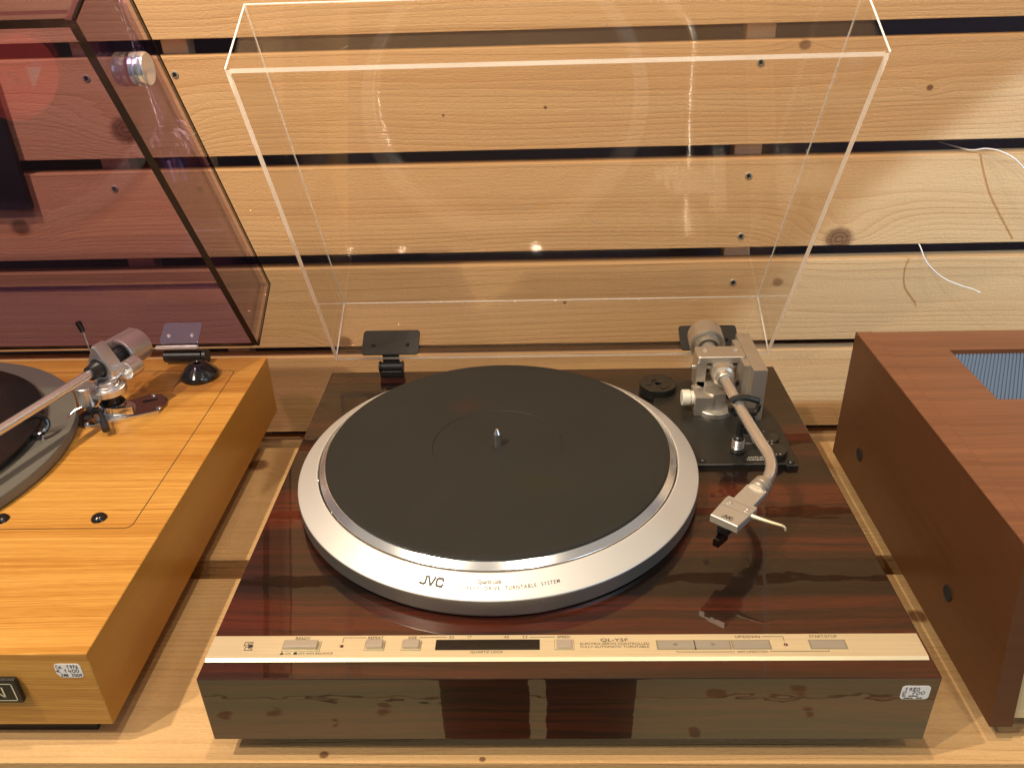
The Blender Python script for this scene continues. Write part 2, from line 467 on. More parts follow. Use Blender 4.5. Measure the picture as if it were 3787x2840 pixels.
# ------------------------------------------------------------------ the setting
YW = 0.56
bm = BM(); box(bm, -2.0, 2.0, 0.66, 0.70, -1.1, 1.6)
o = finish("wall", bm, plain("dark_wall_paint", (0.24, 0.20, 0.25), 0.8, grain=0.1, gs=60)); o['kind'] = 'structure'
bm = BM(); box(bm, -2.5, 2.5, -3.2, 0.66, -1.16, -1.128)
floor = finish("floor", bm, plain("subfloor", (.05, .04, .03), .9)); floor['kind'] = 'structure'
fk = {0: [(.369, -.918, .012), (.560, -.926, .014), (.384, -.912, .010)], 1: [(-.72, -.861, .013), (-.61, -.868, .012), (-.368, -.876, .012), (-.47, -.847, .006), (.567, -.872, .009), (.310, -.818, .009)]}
for k, (ya, yb) in enumerate(((-1.040, -.906), (-.903, -.765), (-.762, -.625), (-.622, -.485), (-1.180, -1.043), (-1.320, -1.183), (-1.46, -1.323), (-1.60, -1.463), (-1.74, -1.603))):
    bm = BM(); box(bm, -2.2, 2.2, ya, yb, -1.1275, -1.10, .0015, 1)
    finish("floor_board", bm, pine("floor_pine_%d" % k, 41 + 2.7 * k, 'y', ya + .04, [(a, b, c * 1.25) for a, b, c in fk.get(k, [])], pith=.05, spacing=.016, tint=.85 if k else .72, light=(.52, .42, .24), dark=(.30, .22, .11), strength=.5), floor)

wall = thing("slatted_wall", "slatted wall of horizontal pale pine planks screwed to upright battens, dark gaps between", "wall", (0, YW, -0.30))
edges = [(-0.305, -0.1845), (-0.1685, -0.0575), (-0.0432, 0.0612), (0.0783, 0.1813), (0.1969, 0.3026), (0.3193, 0.4260)]
zt = 0.4260
while zt < 1.3:
    edges.append((zt + .0145, zt + .121)); zt += .121
L = 0.95
kn = {0: [], 1: [(.272, -.102, .006), (-.02, -.16, .002)], 2: [(.2736, .0337, .0055), (-.256, -.037, .0085), (.02, .012, .0022)],
      3: [(.337, .086, .0145), (-.62, .12, .010)], 4: [(-.466, .228, .0150), (.268, .2975, .0055), (.405, .252, .0032), (-.113, .2356, .0016), (-.0018, .2412, .0018)],
      5: [(-.7, .37, .01)]}
pinecfg = {0: (1.0, 1.0), 1: (.95, 1.02), 2: (1.0, 1.0), 3: (1.0, 1.03), 4: (1.0, 1.02), 5: (1.0, 1.03)}
planks = []
for i, (za, zb) in enumerate(edges):
    bm = BM(); box(bm, -L, L, YW, YW + .021, za, zb, 0.0012, 2)
    # slightly waney arrises
    rnd = random.Random(i)
    hk = (zb - za)
    ks = [(a, b + .30, c) for a, b, c in kn.get(i, [])]
    m = pine("pine_plank_%d" % i, i + 2.3, 'z', (zb + .30) - hk * (.18 if i in (3, 4) else .3) - (hk * .1 if i == 2 else 0), ks,
             tint=pinecfg.get(i, (1, 1))[1], spacing=.0050 + .0006 * (i % 3), pith=.026 + .006 * (i % 2))
    p = finish("plank", bm, m, wall, wall); planks.append(p)
for (cx, w) in ((.2265, .031), (-.499, .032), (-.401, .028)):
    bm = BM(); box(bm, cx - w / 2, cx + w / 2, YW + .0215, YW + .044, -.40, 1.3, .001, 1)
    finish("batten", bm, pine("batten_%d" % int(cx * 1000), cx * 20, 'z', 0.1, tint=1.0, light=(.66, .46, .32), dark=(.5, .34, .2)), wall, wall)

def screw(x, z, plank, s=1.0):
    bm = BM(); r = .0041 * s
    lathe(bm, [(r, -.0006), (r, .0004), (r * .86, .0011), (r * .62, .0012), (r * .55, .0002)], (x, YW, z), 20, (0, -1, 0), cap0=False)
    head = finish("screw", bm, SCREW, plank, wall)
    bm = BM(); a = random.uniform(0, 1.5)
    for k in range(2):
        M = Matrix.Translation((x, YW - .0012, z)) @ Matrix.Rotation(a + k * math.pi / 2, 4, 'Y')
        box(bm, -r * .62, r * .62, -.0002, .0008, -r * .17, r * .17, M=M)
    for f in bm.faces: f.material_index = 0
    # the cross slot belongs to the screw head
    me = head.data; b2 = BM(); b2.from_mesh(me)
    n0 = len(b2.faces); bm.transform(Matrix.Translation(-wall.location)); join_bm(b2, bm)
    b2.faces.ensure_lookup_table()
    for f in b2.faces[n0:]: f.material_index = 1
    b2.to_mesh(me); b2.free(); me.materials.append(DARKHOLE)
for (x, z, i) in ((.2239, .2817, 4), (.2247, .1624, 3), (.2235, .0923, 3), (.2205, .0348, 2), (-.3977, .2846, 4), (-.4944, .2831, 4), (-.4956, .1633, 3), (-.3972, .1612, 3),
                  (.2265, .400, 5), (-.499, .400, 5), (-.401, .402, 5)):
    screw(x, z, planks[i])

shelf = thing("shelf", "pale pine plank shelf carrying the three hi-fi units, narrow gap between its planks", "shelf", (0, .19, -.106))
SZ = -.078
for i, (ya, yb) in enumerate(((-.003, .179), (.203, .3855))):
    bm = BM(); box(bm, -.95, .95, ya, yb, SZ - .028, SZ, .0016, 2)
    ks = [(.288, .130 - .19, .007), (-.164, .0035 - .19, .003), (-.055, .0 - .19, .002)] if i == 0 else [(-.312, .352 - .19, .010)]
    finish("shelf_plank", bm, pine("shelf_pine_%d" % i, 14.7 + i * 3, 'y', (.03 if i == 0 else .27) - .19, ks, spacing=.0043, strength=.55, pith=.022, light=(0.62, 0.405, 0.19), dark=(.42, .22, .08)), shelf, shelf)
bm = BM(); box(bm, -.95, .95, .150, .232, SZ - .052, SZ - .0285, .001, 1)
finish("support_board", bm, pine("support_pine", 33, 'y', 0.02, tint=.8), shelf, shelf)

# ------------------------------------------------------------------ centre turntable
TT = thing("turntable", "glossy dark rosewood turntable with silver platter ring and open clear dust cover in the middle", "turntable", (0, .2, SZ))
def P(name, bm, mat, parent=None, **k): return finish(name, bm, mat, parent or TT, TT, **k)
ROSE = rosewood("rosewood_lacquer")
D = .4115
bm = BM(); box(bm, -.235, .235, 0, D, -.0577, 0, .0011, 3)
plinth = P("plinth", bm, ROSE)
bm = BM(); box(bm, -.2185, .2185, .0125, D - .012, -.071, -.0572, .001, 1)
base = P("base", bm, BLACKP)
for sx in (-1, 1):
    for yy in (.05, .36):
        bm = BM(); lathe(bm, [(.017, SZ), (.019, SZ + .002), (.019, SZ + .0085)], (sx * .19, yy, 0), 28); P("foot", bm, BLACKP)

# control strip with a chamfered front
bm = BM()
prof = [(.0141, .0001), (.0146, .0004), (.0162, .0016), (.0352, .0016), (.0354, .0001)]
va = [bm.verts.new((-.2341, y, z)) for y, z in prof]; vb = [bm.verts.new((.2325, y, z)) for y, z in prof]
for k in range(len(prof)):
    k2 = (k + 1) % len(prof); bm.faces.new((va[k], va[k2], vb[k2], vb[k]))
bm.faces.new(va); bm.faces.new(list(reversed(vb)))
strip = P("control_panel", bm, ALU, angle=20)
ZS = .0016
BTN = brushed("button_metal", (0.47, 0.41, 0.33), 0.45, 0.55)
BTN2 = brushed("arm_button_metal", (0.36, 0.315, 0.25), 0.5, 0.4)
SLOT = plain("button_slot", (0.22, 0.18, 0.10), 0.6)

def raised_button(x0, x1, y0, y1, h, slot=None):
    sx0, sx1, sy0, sy1 = slot or (x0 - .0011, x1 + .0011, y0 - .0010, y1 + .0012)
    bm = BM(); box(bm, sx0, sx1, sy0, sy1, ZS - .0008, ZS + .00012)
    sl = P("button_slot", bm, SLOT, strip, smooth=False)
    bm = BM(); box(bm, sx0 + .00035, sx1 - .00035, sy0 + .00035, sy1 - .00035, ZS - .0008, ZS + .00024)
    P("slot_floor", bm, ALU, strip, smooth=False)
    bm = BM(); box(bm, x0, x1, y0, y1, ZS, ZS + h, .0007, 3)
    return P("button", bm, BTN, strip)
raised_button(-.1847, -.1618, .0224, .0288, .0034, (-.1857, -.1600, .0215, .0300))
raised_button(-.1298, -.1186, .0229, .0294, .0032)
raised_button(-.1052, -.0943, .0229, .0294, .0030)
raised_button(-.0040, .0063, .0230, .0302, .0016, (-.0053, .0076, .0222, .0310))
for (x0, x1) in ((.0622, .0860), (.0865, .1088), (.1109, .1345), (.1612, .1832)):
    bm = BM(); box(bm, x0 - .0009, x1 + .0009, .0220, .0300, ZS - .0006, ZS + .00013, 0)
    P("button_slot", bm, SLOT, strip, smooth=False)
    bm = BM(); box(bm, x0, x1, .0228, .0295, ZS - .0003, ZS + .0004, .0002, 1)
    P("button", bm, BTN2, strip)
bm = BM(); prism(bm, rrect(-.0838, -.0150, .0223, .0311, .0003, 2), ZS - .0005, ZS + .00022)
P("indicator_window", bm, BLACKG, strip, smooth=False)
LED = plain("red_lamp_off", (0.10, 0.008, 0.006), 0.15)
for x in (-.1462, .1450):
    bm = BM(); lathe(bm, [(.0013, ZS - .0004), (.0013, ZS + .0002), (.0006, ZS + .0007)], (x, .0258, 0), 16); P("indicator_lamp", bm, LED, strip)

def text_on(s, x0, x1, yc, h, mat=INK, parent=strip, z=ZS + .00016, sp=1.0, name="lettering"):
    b = glyphs(s, x1 - x0, h, sp); out = BM(); join_bm(out, b, Matrix.Translation((x0, yc - h / 2, z)))
    return P(name, out, mat, parent, smooth=False)
def line_on(pts, mat=SOFTINK, w=.00035, parent=strip, z=ZS + .00016):
    bm = BM(); ribbon(bm, pts, w, Matrix.Identity(4), z); P("printed_line", bm, mat, parent, smooth=False)
text_on("READY", -.1784, -.1686, .0328, .0024)
text_on("ON", -.1826, -.1786, .0199, .0017, SOFTINK); text_on("OFF-ARM BALANCE", -.1739, -.1509, .0199, .0017, SOFTINK)
bm = BM(); ribbon(bm, [(-.1853, .0194), (-.1838, .0194)], .0010, Matrix.Identity(4), ZS + .00016); ribbon(bm, [(-.1846, .0199), (-.1846, .0206)], .0008, Matrix.Identity(4), ZS + .00016)
ribbon(bm, [(-.1764, .0195), (-.1748, .0195)], .0010, Matrix.Identity(4), ZS + .00016); ribbon(bm, [(-.1761, .0203), (-.1752, .0203)], .0012, Matrix.Identity(4), ZS + .00016)
P("printed_line", bm, INK, strip, smooth=False)
text_on("REPEAT", -.1296, -.1194, .0332, .0022); text_on("SIZE", -.1027, -.0970, .0331, .0022)
for s, x in (("30", -.0738), ("17", -.0616), ("45", -.0372), ("33", -.0249)):
    w = .0033 if s != "17" else .0024; text_on(s, x - w / 2, x + w / 2, .0333, .0021, SOFTINK)
text_on("QUARTZ LOCK", -.0604, -.0389, .0203, .0020); text_on("SPEED", -.0033, .0050, .0333, .0021)
text_on("QL-Y5F", .0251, .0431, .0302, .0031)
text_on("ELECTRO-SERVO CONTROLLED", .0116, .0569, .0272, .0018, SOFTINK); text_on("FULLY AUTOMATIC TURNTABLE", .0117, .0564, .0246, .0018, SOFTINK)
text_on("UP/DOWN", .1138, .1299, .0327, .0022); text_on("START/STOP", .1620, .1801, .0328, .0022, SOFTINK); text_on("ARM OPERATION", .1124, .1321, .0200, .0016, SOFTINK)
line_on([(-.1461, .0291), (-.1461, .0332), (-.1311, .0332)]); line_on([(-.0951, .0333), (-.0770, .0333)]); line_on([(-.0216, .0333), (-.0052, .0333)])
line_on([(.1314, .0328), (.1449, .0328), (.1449, .0290)]); line_on([(.0736, .0209), (.0742, .0200), (.1107, .0200)]); line_on([(.1336, .0202), (.1712, .0202), (.1712, .0212)])
for x0, d in ((.0736, -1), (.0979, 1)):
    bm = BM(); ribbon(bm, [(x0 + d * .0012 * -1, .0269), (x0 + d * .0012, .0261), (x0 + d * .0012 * -1, .0253)], .0003, Matrix.Identity(4), ZS + .00055); P("printed_line", bm, SOFTINK, strip, smooth=False)
# emblem: two brackets closing on a dark dot
bm = BM(); I4 = Matrix.Identity(4); ez = ZS + .00016
ribbon(bm, [(-.2118, .0266), (-.2115, .0296), (-.2064, .0296), (-.2064, .0284), (-.2096, .0283), (-.2084, .0270), (-.2118, .0266)], .0004, I4, ez)
ribbon(bm, [(-.2103, .0256), (-.2104, .0228), (-.2055, .0228), (-.2055, .0240), (-.2078, .0241), (-.2085, .0254), (-.2103, .0256)], .0004, I4, ez)
bm.faces.new([bm.verts.new((-.2071 + .0017 * math.cos(k * .5236), .0262 + .0014 * math.sin(k * .5236), ez + .00005)) for k in range(12)])
P("emblem", bm, INK, strip, smooth=False)

# platter ring, platter, mat
PC = (-.04855, .2169)
RING = turned("ring_silver", (0.70, 0.665, 0.615), 0.44, 0.52, PC[0], PC[1] - .2, 0.5)
SKIRT = turned("skirt_grey", (0.30, 0.285, 0.26), 0.32, 0.75, PC[0], PC[1] - .2, 0.3)
bm = BM(); lathe(bm, [(.1600, .0004), (.1640, .0010), (.1645, .0040), (.1672, .0052), (.1672, .0160)], (*PC, 0), 192, cap0=False, cap1=False)
lathe(bm, [(.1672, .01601), (.1670, .0171)], (*PC, 0), 192, cap0=False, cap1=False)
P("ring_skirt", bm, SKIRT)
bm = BM(); lathe(bm, [(.1671, .01711), (.1667, .0177), (.1507, .0277), (.1500, .0278), (.1496, .0270), (.1496, .0080)], (*PC, 0), 192, cap0=False, cap1=False)
ring = P("platter_ring", bm, RING, angle=18)
MIRR = turned("polished_rim", (0.90, 0.89, 0.87), 0.15, 0.88, PC[0], PC[1] - .2, 0.80)
bm = BM(); lathe(bm, [(.1484, .0060), (.1484, .0274), (.1482, .0278), (.1436, .0317), (.1430, .0318), (.02, .0319)], (*PC, 0), 192)
platter = P("platter", bm, MIRR, angle=12)
N = NT("rubber_mat"); x, y, z = N.coord()
def blob(px, py, rx, ry):
    e = N.m('ADD', N.m('POWER', N.m('DIVIDE', N.m('SUBTRACT', x, px), rx), 2.0), N.m('POWER', N.m('DIVIDE', N.m('SUBTRACT', y, py - .2), ry), 2.0))
    return N.m('EXPONENT', N.m('MULTIPLY', e, -1.0))
nz = N.noise(N.vec(x, y, 0), 30, 4.0, .65); g = N.noise(N.vec(x, y, 0), 1500, 2.0, .6)
lo = N.noise(N.vec(x, y, 3), 9, 3.0, .6)
col = N.mix(N.m('MULTIPLY', lo, 1.0), (0.014, 0.014, 0.012), (0.023, 0.022, 0.019))
col = N.mix(N.m('MULTIPLY', N.m('MULTIPLY', blob(-.080, .2815, .014, .011), nz), 1.5, clamp=True), col, (0.034, 0.018, 0.013))
col = N.mix(N.m('MULTIPLY', N.m('MULTIPLY', blob(-.013, .163, .020, .010), nz), 1.7, clamp=True), col, (0.022, 0.021, 0.010))
sh = N.m('MULTIPLY_ADD', N.m('SUBTRACT', g, .5), 0.5, 1.0)
N.set(Base_Color=N.mix(1.0, col, N.vec(sh, sh, sh), 'MULTIPLY'), Roughness=0.62)
N.p.inputs['Specular IOR Level'].default_value = .3
N.bump(g, .25, .0003)
bm = BM(); lathe(bm, [(.1405, .0320), (.1428, .0321), (.1431, .0330), (.1424, .0337), (.1385, .0341), (.1378, .0339), (.0562, .0339), (.0557, .03405), (.0551, .03405), (.0546, .0335), (.0045, .0335), (.004, .0332)], (*PC, 0), 160)
P("mat", bm, N.mat)
bm = BM(); lathe(bm, [(.0036, .031), (.0036, .0440), (.0030, .0451), (.0012, .0487), (.0006, .0490)], (*PC, 0), 28); P("spindle", bm, CHROME)

def ring_z(r): return .0177 + (.1667 - r) / .0160 * .0100 + .00022
def bend(bm_src, a_mid, rad, width):
    out = BM()
    def fn(c):
        a = R(a_mid) + (c.x - width / 2) / rad; r = rad - c.y
        return Vector((PC[0] + r * math.cos(a), PC[1] + r * math.sin(a), ring_z(r)))
    join_bm(out, bm_src, None, fn); return out
def logo(w, h, th):
    """the three maker's letters as thick strokes in a w x h box"""
    b = BM(); k = w / 3.3; s = 0.0
    def st(pts): ribbon(b, [(x * k + (y - .5) * s * 2, y * h) for x, y in pts], th, I4)
    st([(.0, .10), (.10, .06), (.55, .06), (.72, .20), (.72, .95)])
    st([(1.02, .95), (1.50, .06), (1.60, .06), (2.02, .95)])
    st([(3.2, .72), (3.12, .94), (2.52, .94), (2.32, .78), (2.32, .22), (2.50, .06), (3.10, .06), (3.2, .26)])
    return b
INKTHICK = plain("logo_print", (0.022, 0.018, 0.015), 0.5)
P("emblem", bend(logo(.0168, .0052, .00135), -104.6, .1608, .0168), INKTHICK, ring, smooth=False)
b = glyphs("Quartz Lock", .0165, .0030, .95, .008); P("lettering", bend(b, -90.0, .1575, .0165), INK, ring, smooth=False)
b = glyphs("DIRECT  DRIVE  TURNTABLE  SYSTEM", .0690, .0022, 1.30, .004); P("lettering", bend(b, -84.9, .1607, .0690), plain("thin_print", (.06, .055, .05), .6), ring, smooth=False)

# price labels -----------------------------------------------------------------
DIG = {'1': [[(0, .55), (.35, 1), (.35, 0)]], '9': [[(.7, .75), (.5, 1), (.15, .9), (.1, .6), (.5, .5), (.7, .75), (.65, .3), (.3, 0)]],
       '8': [[(.75, .9), (.4, 1), (.15, .8), (.7, .3), (.4, 0), (.1, .2), (.75, .9)]], '0': [[(.45, 1), (.1, .7), (.1, .25), (.45, 0), (.8, .25), (.8, .7), (.45, 1)]],
       '7': [[(.05, .95), (.7, 1), (.3, 0)], [(.2, .5), (.7, .55)]], '6': [[(.6, 1), (.2, .55), (.15, .2), (.45, 0), (.75, .25), (.5, .5), (.2, .35)]],
       '4': [[(.25, 1), (.1, .4), (.8, .4)], [(.6, .75), (.6, 0)]], '3': [[(.1, .95), (.65, .9), (.3, .55), (.7, .3), (.4, 0), (.05, .1)]],
       'E': [[(.8, .95), (.3, .85), (.1, .5), (.25, .1), (.85, .05)], [(-.1, .6), (.6, .62)], [(-.1, .38), (.5, .4)]],
       'C': [[(.75, .95), (.3, .9), (.1, .45), (.3, .05), (.8, .1)]], 'a': [[(.65, .55), (.3, .6), (.1, .25), (.35, 0), (.6, .2), (.65, .55), (.7, .05), (.9, .1)]],
       '.': [[(.1, 0), (.2, .05)]], ' ': [], 'S': [[(.7, .9), (.3, 1), (.15, .7), (.65, .35), (.4, 0), (.05, .1)]],
       'M': [[(.05, 0), (.2, 1), (.45, .4), (.7, 1), (.85, 0)]], 'F': [[(.7, 1), (.15, .95), (.1, 0)], [(.12, .5), (.55, .55)]], 
       '~': [[(0, .3), (.15, .7), (.3, .2), (.45, .7), (.6, .25), (.75, .6), (.95, .3)]]}
DIG['e'] = [[(.2, .95), (.7, .9), (.65, .5), (.15, .45)], [(.12, .95), (.1, .0), (.75, .08)]]
def write(b, s, x0, y0, w, h, M, pw):
    n = len(s); cw = w / n; j = random.Random(len(s) * 13 + int(w * 1e5))
    for k, ch in enumerate(s):
        for st in DIG.get(ch, []):
            dy = j.uniform(-.08, .08) * h
            ribbon(b, [(x0 + (k + px * .95) * cw + (py - .5) * .1 * h, y0 + dy + py * h) for px, py in st], pw, M, .00014)

def sticker(root, parent, x0, x1, z0, z1, yf, lines, skew=0.0, torn=False):
    w, h = x1 - x0, z1 - z0
    M = Matrix.Translation((x0, yf, z0)) @ Matrix.Rotation(R(90), 4, 'X') @ Matrix.Rotation(skew, 4, 'Z')
    pts = rrect(0, w, 0, h, h * .2, 5)
    if torn: pts = pts[:-1] + [(0, h * .28), (.06 * w, h * .18), (.10 * w, h * .05), (.2 * w, 0)]; pts = [p for i, p in enumerate(pts) if not (p[0] < .2 * w and p[1] < h * .25) or i >= len(pts) - 4]
    bm = BM(); prism(bm, pts, -.0001, .0001, M)
    st = finish("price_label", bm, PAPER, parent, root, smooth=False)
    bm = BM()
    for (s, a, b, c, d) in lines: write(bm, s, a * w, b * h, c * w, d * h, M, h * .045)
    finish("handwriting", bm, PENCIL, st, root, smooth=False)
sticker(TT, TT, .2118, .2296, -.0188, -.0069, -.0002, [("1980", .12, .64, .52, .24), ("e 700", .06, .36, .80, .24), ("~ ~~~", .08, .20, .55, .10), ("~~~ ~~", .14, .04, .66, .10)])

# black tonearm base, arm ---------------------------------------------------------
BASEP = plain("arm_base_black", (0.017, 0.016, 0.013), 0.33, grain=0.1, gs=800)
bm = BM()
arc = [(.150 + .052 * math.cos(R(a)), .326 + .052 * math.sin(R(a))) for a in range(10, 181, 10)]
prism(bm, [(.1005, .2265), (.1985, .2265), (.1985, .2240), (.2085, .2240), (.2092, .2285), (.2098, .300), (.2025, .326)] + arc + [(.098, .300)], 0.0, .0042, None, .0006)
abase = P("arm_base_plate", bm, BASEP)
for (x, y) in ((.1285, .2325), (.2032, .2285)):
    bm = BM(); lathe(bm, [(.0028, .0040), (.0028, .0052), (.0020, .0060)], (x, y, 0), 20); P("base_screw", bm, BLACKP, abase)
for (x, y) in ((.1895, .2600), (.1915, .2395)):
    bm = BM(); lathe(bm, [(.0104, .0040), (.0104, .0095), (.0098, .0105), (.0040, .0107)], (x, y, 0), 36)
    kb = P("dial", bm, plain("dial_black", (0.022, 0.021, 0.017), 0.4, grain=.08))
    bm = BM()
    for k in range(9):
        a = R(95 + k * 24); r0, r1 = .0076, .0090
        ribbon(bm, [(x + r0 * math.cos(a), y + r0 * math.sin(a)), (x + r1 * math.cos(a), y + r1 * math.sin(a))], .0005, I4, .01085)
    P("lettering", bm, WHITEP, kb, smooth=False)
text_on("ANTI-SKATING", .1678, .1945, .2362, .0019, WHITEP, abase, .0045); text_on("TRACKING FORCE", .1660, .1950, .2327, .0019, WHITEP, abase, .0045)
text_on("Q-DAMPING", .1675, .1865, .2582, .0019, WHITEP, abase, .0045)

arm = None
bm = BM()   # pillar: foot flange, neck, cradle
lathe(bm, [(.0182, .0042), (.0182, .0085), (.0176, .0092), (.0120, .0094), (.0105, .0130), (.0100, .0240), (.0105, .0260)], (.1540, .3185, 0), 48)
box(bm, .1335, .1500, .3060, .3300, .0042, .0235, .0008, 2)
lathe(bm, [(.0215, -.011), (.0215, .011)], (.1565, .3260, .0435), 48, (0, 1, 0))
arm_post = None
bmesh.ops.recalc_face_normals(bm, faces=bm.faces)
bm.free()
bm = BM()
lathe(bm, [(.0182, .0042), (.0182, .0085), (.0176, .0092), (.0120, .0094), (.0105, .0130), (.0100, .0240), (.0105, .0262)], (.1540, .3185, 0), 48)
box(bm, .1335, .1505, .3065, .3320, .0042, .0240, .0008, 2)
post = P("arm_pillar", bm, SATIN)
bm = BM(); cyl(bm, (.1335, .318, .0178), (.1305, .318, .0178), .0068, 28); cyl(bm, (.1305, .318, .0178), (.1225, .318, .0178), .0078, 28, bev=.0006); P("thumb_screw", bm, plain("white_metal", (.74, .72, .62), .4, .2), post)

bm = BM()   # bearing frame: bridge, left cheek, right cheek, bowl underneath
prism(bm, rrect(.1365, .1815, .3265, .3495, .0035, 4), .0500, .0562, None, .0006)
box(bm, .1365, .1455, .3267, .3493, .0200, .0502, .0008, 2)
box(bm, .1740, .1812, .3267, .3493, .0200, .0502, .0008, 2)
M = Matrix.Translation((0, .338, 0))
box(bm, .1372, .1805, .3285, .3475, .0197, .0290, .0008, 2)
half = [(.1365, .0300)] + [(.1590 - .0225 * math.cos(R(a)), .0300 - .0085 * math.sin(R(a))) for a in range(15, 180, 15)] + [(.1812, .0300)] + [(.159 + .0125 * math.cos(R(a)), .030 - .0040 * math.sin(R(a))) for a in range(0, 181, 20)]
prism(bm, [(x, z) for x, z in half], -.3493, -.3267, Matrix.Rotation(R(90), 4, 'X'))
frame = P("bearing_frame", bm, SATIN)
for x in (.1455, .1748):
    bm = BM(); lathe(bm, [(.0031, .0560), (.0031, .0566), (.0022, .0567), (.0020, .0561)], (x, .3405, 0), 20); P("frame_screw", bm, STEEL, frame)
bm = BM(); lathe(bm, [(.0022, 0), (.0022, .003), (.0012, .004)], (.1365, .338, .0405), 16, (-1, 0, 0)); P("frame_screw", bm, CHROME, frame)
bm = BM()
box(bm, .1495, .1700, .3180, .3480, .0345, .0500, .0045, 2)
lathe(bm, [(.0106, 0), (.0098, .007), (.0074, .0085), (.0074, .015), (.0066, .0158)], (.1588, .3190, .0432), 32, (-.04, -1, 0.03))
P("bearing_block", bm, SATIN, frame)
for xa_, xb_ in ((.1700, .1745), (.1495, .1460)):
    bm = BM(); cyl(bm, (xa_, .333, .0430), (xb_, .333, .0430), .0022, 16); P("pivot_pin", bm, CHROME, frame)

bm = BM()   # lifter housing at the right
box(bm, .1815, .1945, .2975, .3745, .0042, .0572, .0006, 2)
box(bm, .1768, .1817, .3125, .3675, .0042, .0540, .0005, 2)
P("lifter_housing", bm, SATIN)

bm = BM(); cwp = (.1545, .3700, .0452); cwa = (.06, 1, .02)
lathe(bm, [(.0100, -.004), (.0118, -.004), (.0120, -.0036), (.0120, .0040), (.0146, .0040), (.0150, .0020), (.0168, .0020), (.0172, .0026), (.0172, .0260), (.0160, .0272)], cwp, 64, cwa, cap0=False)
lathe(bm, [(.0100, -.004), (.0098, .004), (.0078, .004), (.0078, -.018)], cwp, 48, cwa, cap0=False)
P("counterweight", bm, SATIN)
TUBEM = plain("arm_tube_metal", (0.80, 0.79, 0.78), 0.20, 0.86)
path = [(.1585, .3040, .0440), (.1592, .2850, .0445), (.1603, .2580, .0448), (.1622, .2290, .0450), (.1648, .2010, .0450), (.1668, .1820, .0450), (.1655, .1660, .0450), (.1605, .1520, .0450), (.1545, .1430, .0450), (.1502, .1380, .0450)]
bm = BM(); tube(bm, path, .0047, 24, 8)
tarm = P("tonearm", bm, TUBEM)
dirv = Vector((-.64, -.77, 0)).normalized()
c0 = Vector((.1522, .1405, .0450))
bm = BM(); lathe(bm, [(.0060, -.003), (.0072, -.002), (.0072, .003), (.0066, .0034), (.0066, .0048), (.0074, .0052), (.0074, .0088), (.0066, .0094), (.0066, .0105)], c0, 36, dirv)
P("locking_collar", bm, SATIN, tarm)
# headshell frame: local a along dirv, b to its left
perp = Vector((-dirv.y, dirv.x, 0))
HM = Matrix((( dirv.x, perp.x, 0, c0.x), (dirv.y, perp.y, 0, c0.y), (0, 0, 1, 0), (0, 0, 0, 1)))
bm = BM()
prism(bm, [(.0085, -.0078), (.0340, -.0078), (.0340, .0078), (.0085, .0078)], .0432, .0478, HM, .0005)
prism(bm, [(.0310, -.0112), (.0335, -.0118), (.0590, -.0105), (.0592, .0105), (.0335, .0118), (.0310, .0112)], .0428, .0488, HM, .0005)
hs = P("headshell", bm, plain("headshell_silver", (0.50, 0.46, 0.40), 0.4, 0.6, grain=.04))
bm = BM(); prism(bm, [(.0345, -.0114), (.0350, -.0114), (.0350, .0114), (.0345, .0114)], .0487, .04895, HM); prism(bm, [(.0435, -.0110), (.0439, -.0110), (.0439, .0110), (.0435, .0110)], .0487, .04892, HM)
P("shell_groove", bm, plain("groove_dark", (.2, .18, .14), .6), hs)
for b_ in (-.0068, .0068):
    bm = BM(); q = HM @ Vector((.0388, b_, .0488)); lathe(bm, [(.0022, 0), (.0022, .0006), (.0014, .0007), (.0012, .0001)], q, 18); P("shell_screw", bm, STEEL, hs)
lg = logo(.0074, .0033, .0006); out = BM()
LM = HM @ Matrix(((0, -1, 0, .0562), (1, 0, 0, -.0032), (0, 0, 1, .04905), (0, 0, 0, 1)))
join_bm(out, lg, LM); P("emblem", out, INKTHICK, hs, smooth=False)
bm = BM()
fl = [HM @ Vector(p) for p in ((.0400, .0100, .0465), (.0393, .0180, .0466), (.0378, .0260, .0464), (.0358, .0335, .0458), (.0352, .0352, .0425))]
tube(bm, fl, .0016, 10, 4, radii=(.0017, .0007)); P("finger_lift", bm, ALU, hs)
bm = BM(); prism(bm, [(.0420, -.0045), (.0600, -.0038), (.0600, .0038), (.0420, .0045)], .0360, .0429, HM, .0)
cart = P("cartridge", bm, plain("cartridge_black", (.012, .009, .010), .12), hs)
bm = BM(); prism(bm, [(.0560, -.0032), (.0680, -.0022), (.0680, .0022), (.0560, .0032)], .0310, .0372, HM, .0004)
P("stylus_guard", bm, acrylic("smoke_stylus", (.25, .22, .22), .8), cart)
# arm rest / lift post in front of the pillar
bm = BM()
lathe(bm, [(.0062, .0042), (.0062, .0075), (.0050, .0080), (.0044, .0200), (.0038, .0205), (.0030, .0215), (.0030, .0360)], (.1605, .2450, 0), 28)
box(bm, .1560, .1770, .2555, .2635, .0345, .0385, .0012, 2)
box(bm, .1660, .1750, .2520, .2640, .0180, .0350, .001, 2)
tube(bm, [(.1562, .2590, .0372), (.1545, .2590, .0385), (.1538, .2590, .0425)], .0024, 10, 3)
tube(bm, [(.1755, .2590, .0372), (.1775, .2590, .0390), (.1782, .2590, .0440)], .0024, 10, 3)
tube(bm, [(.1538, .2590, .0480), (.1575, .2590, .0510), (.1660, .2590, .0515), (.1782, .2590, .0480)], .0028, 10, 4)
rest = P("arm_rest", bm, BLACKP)
bm = BM()
for k in range(5): tube(bm, [(.1605 + .0050 * math.cos(a * .4), .2450 + .0050 * math.sin(a * .4), .0085 + k * .0019 + a * .00012) for a in range(17)], .0005, 6, 1)
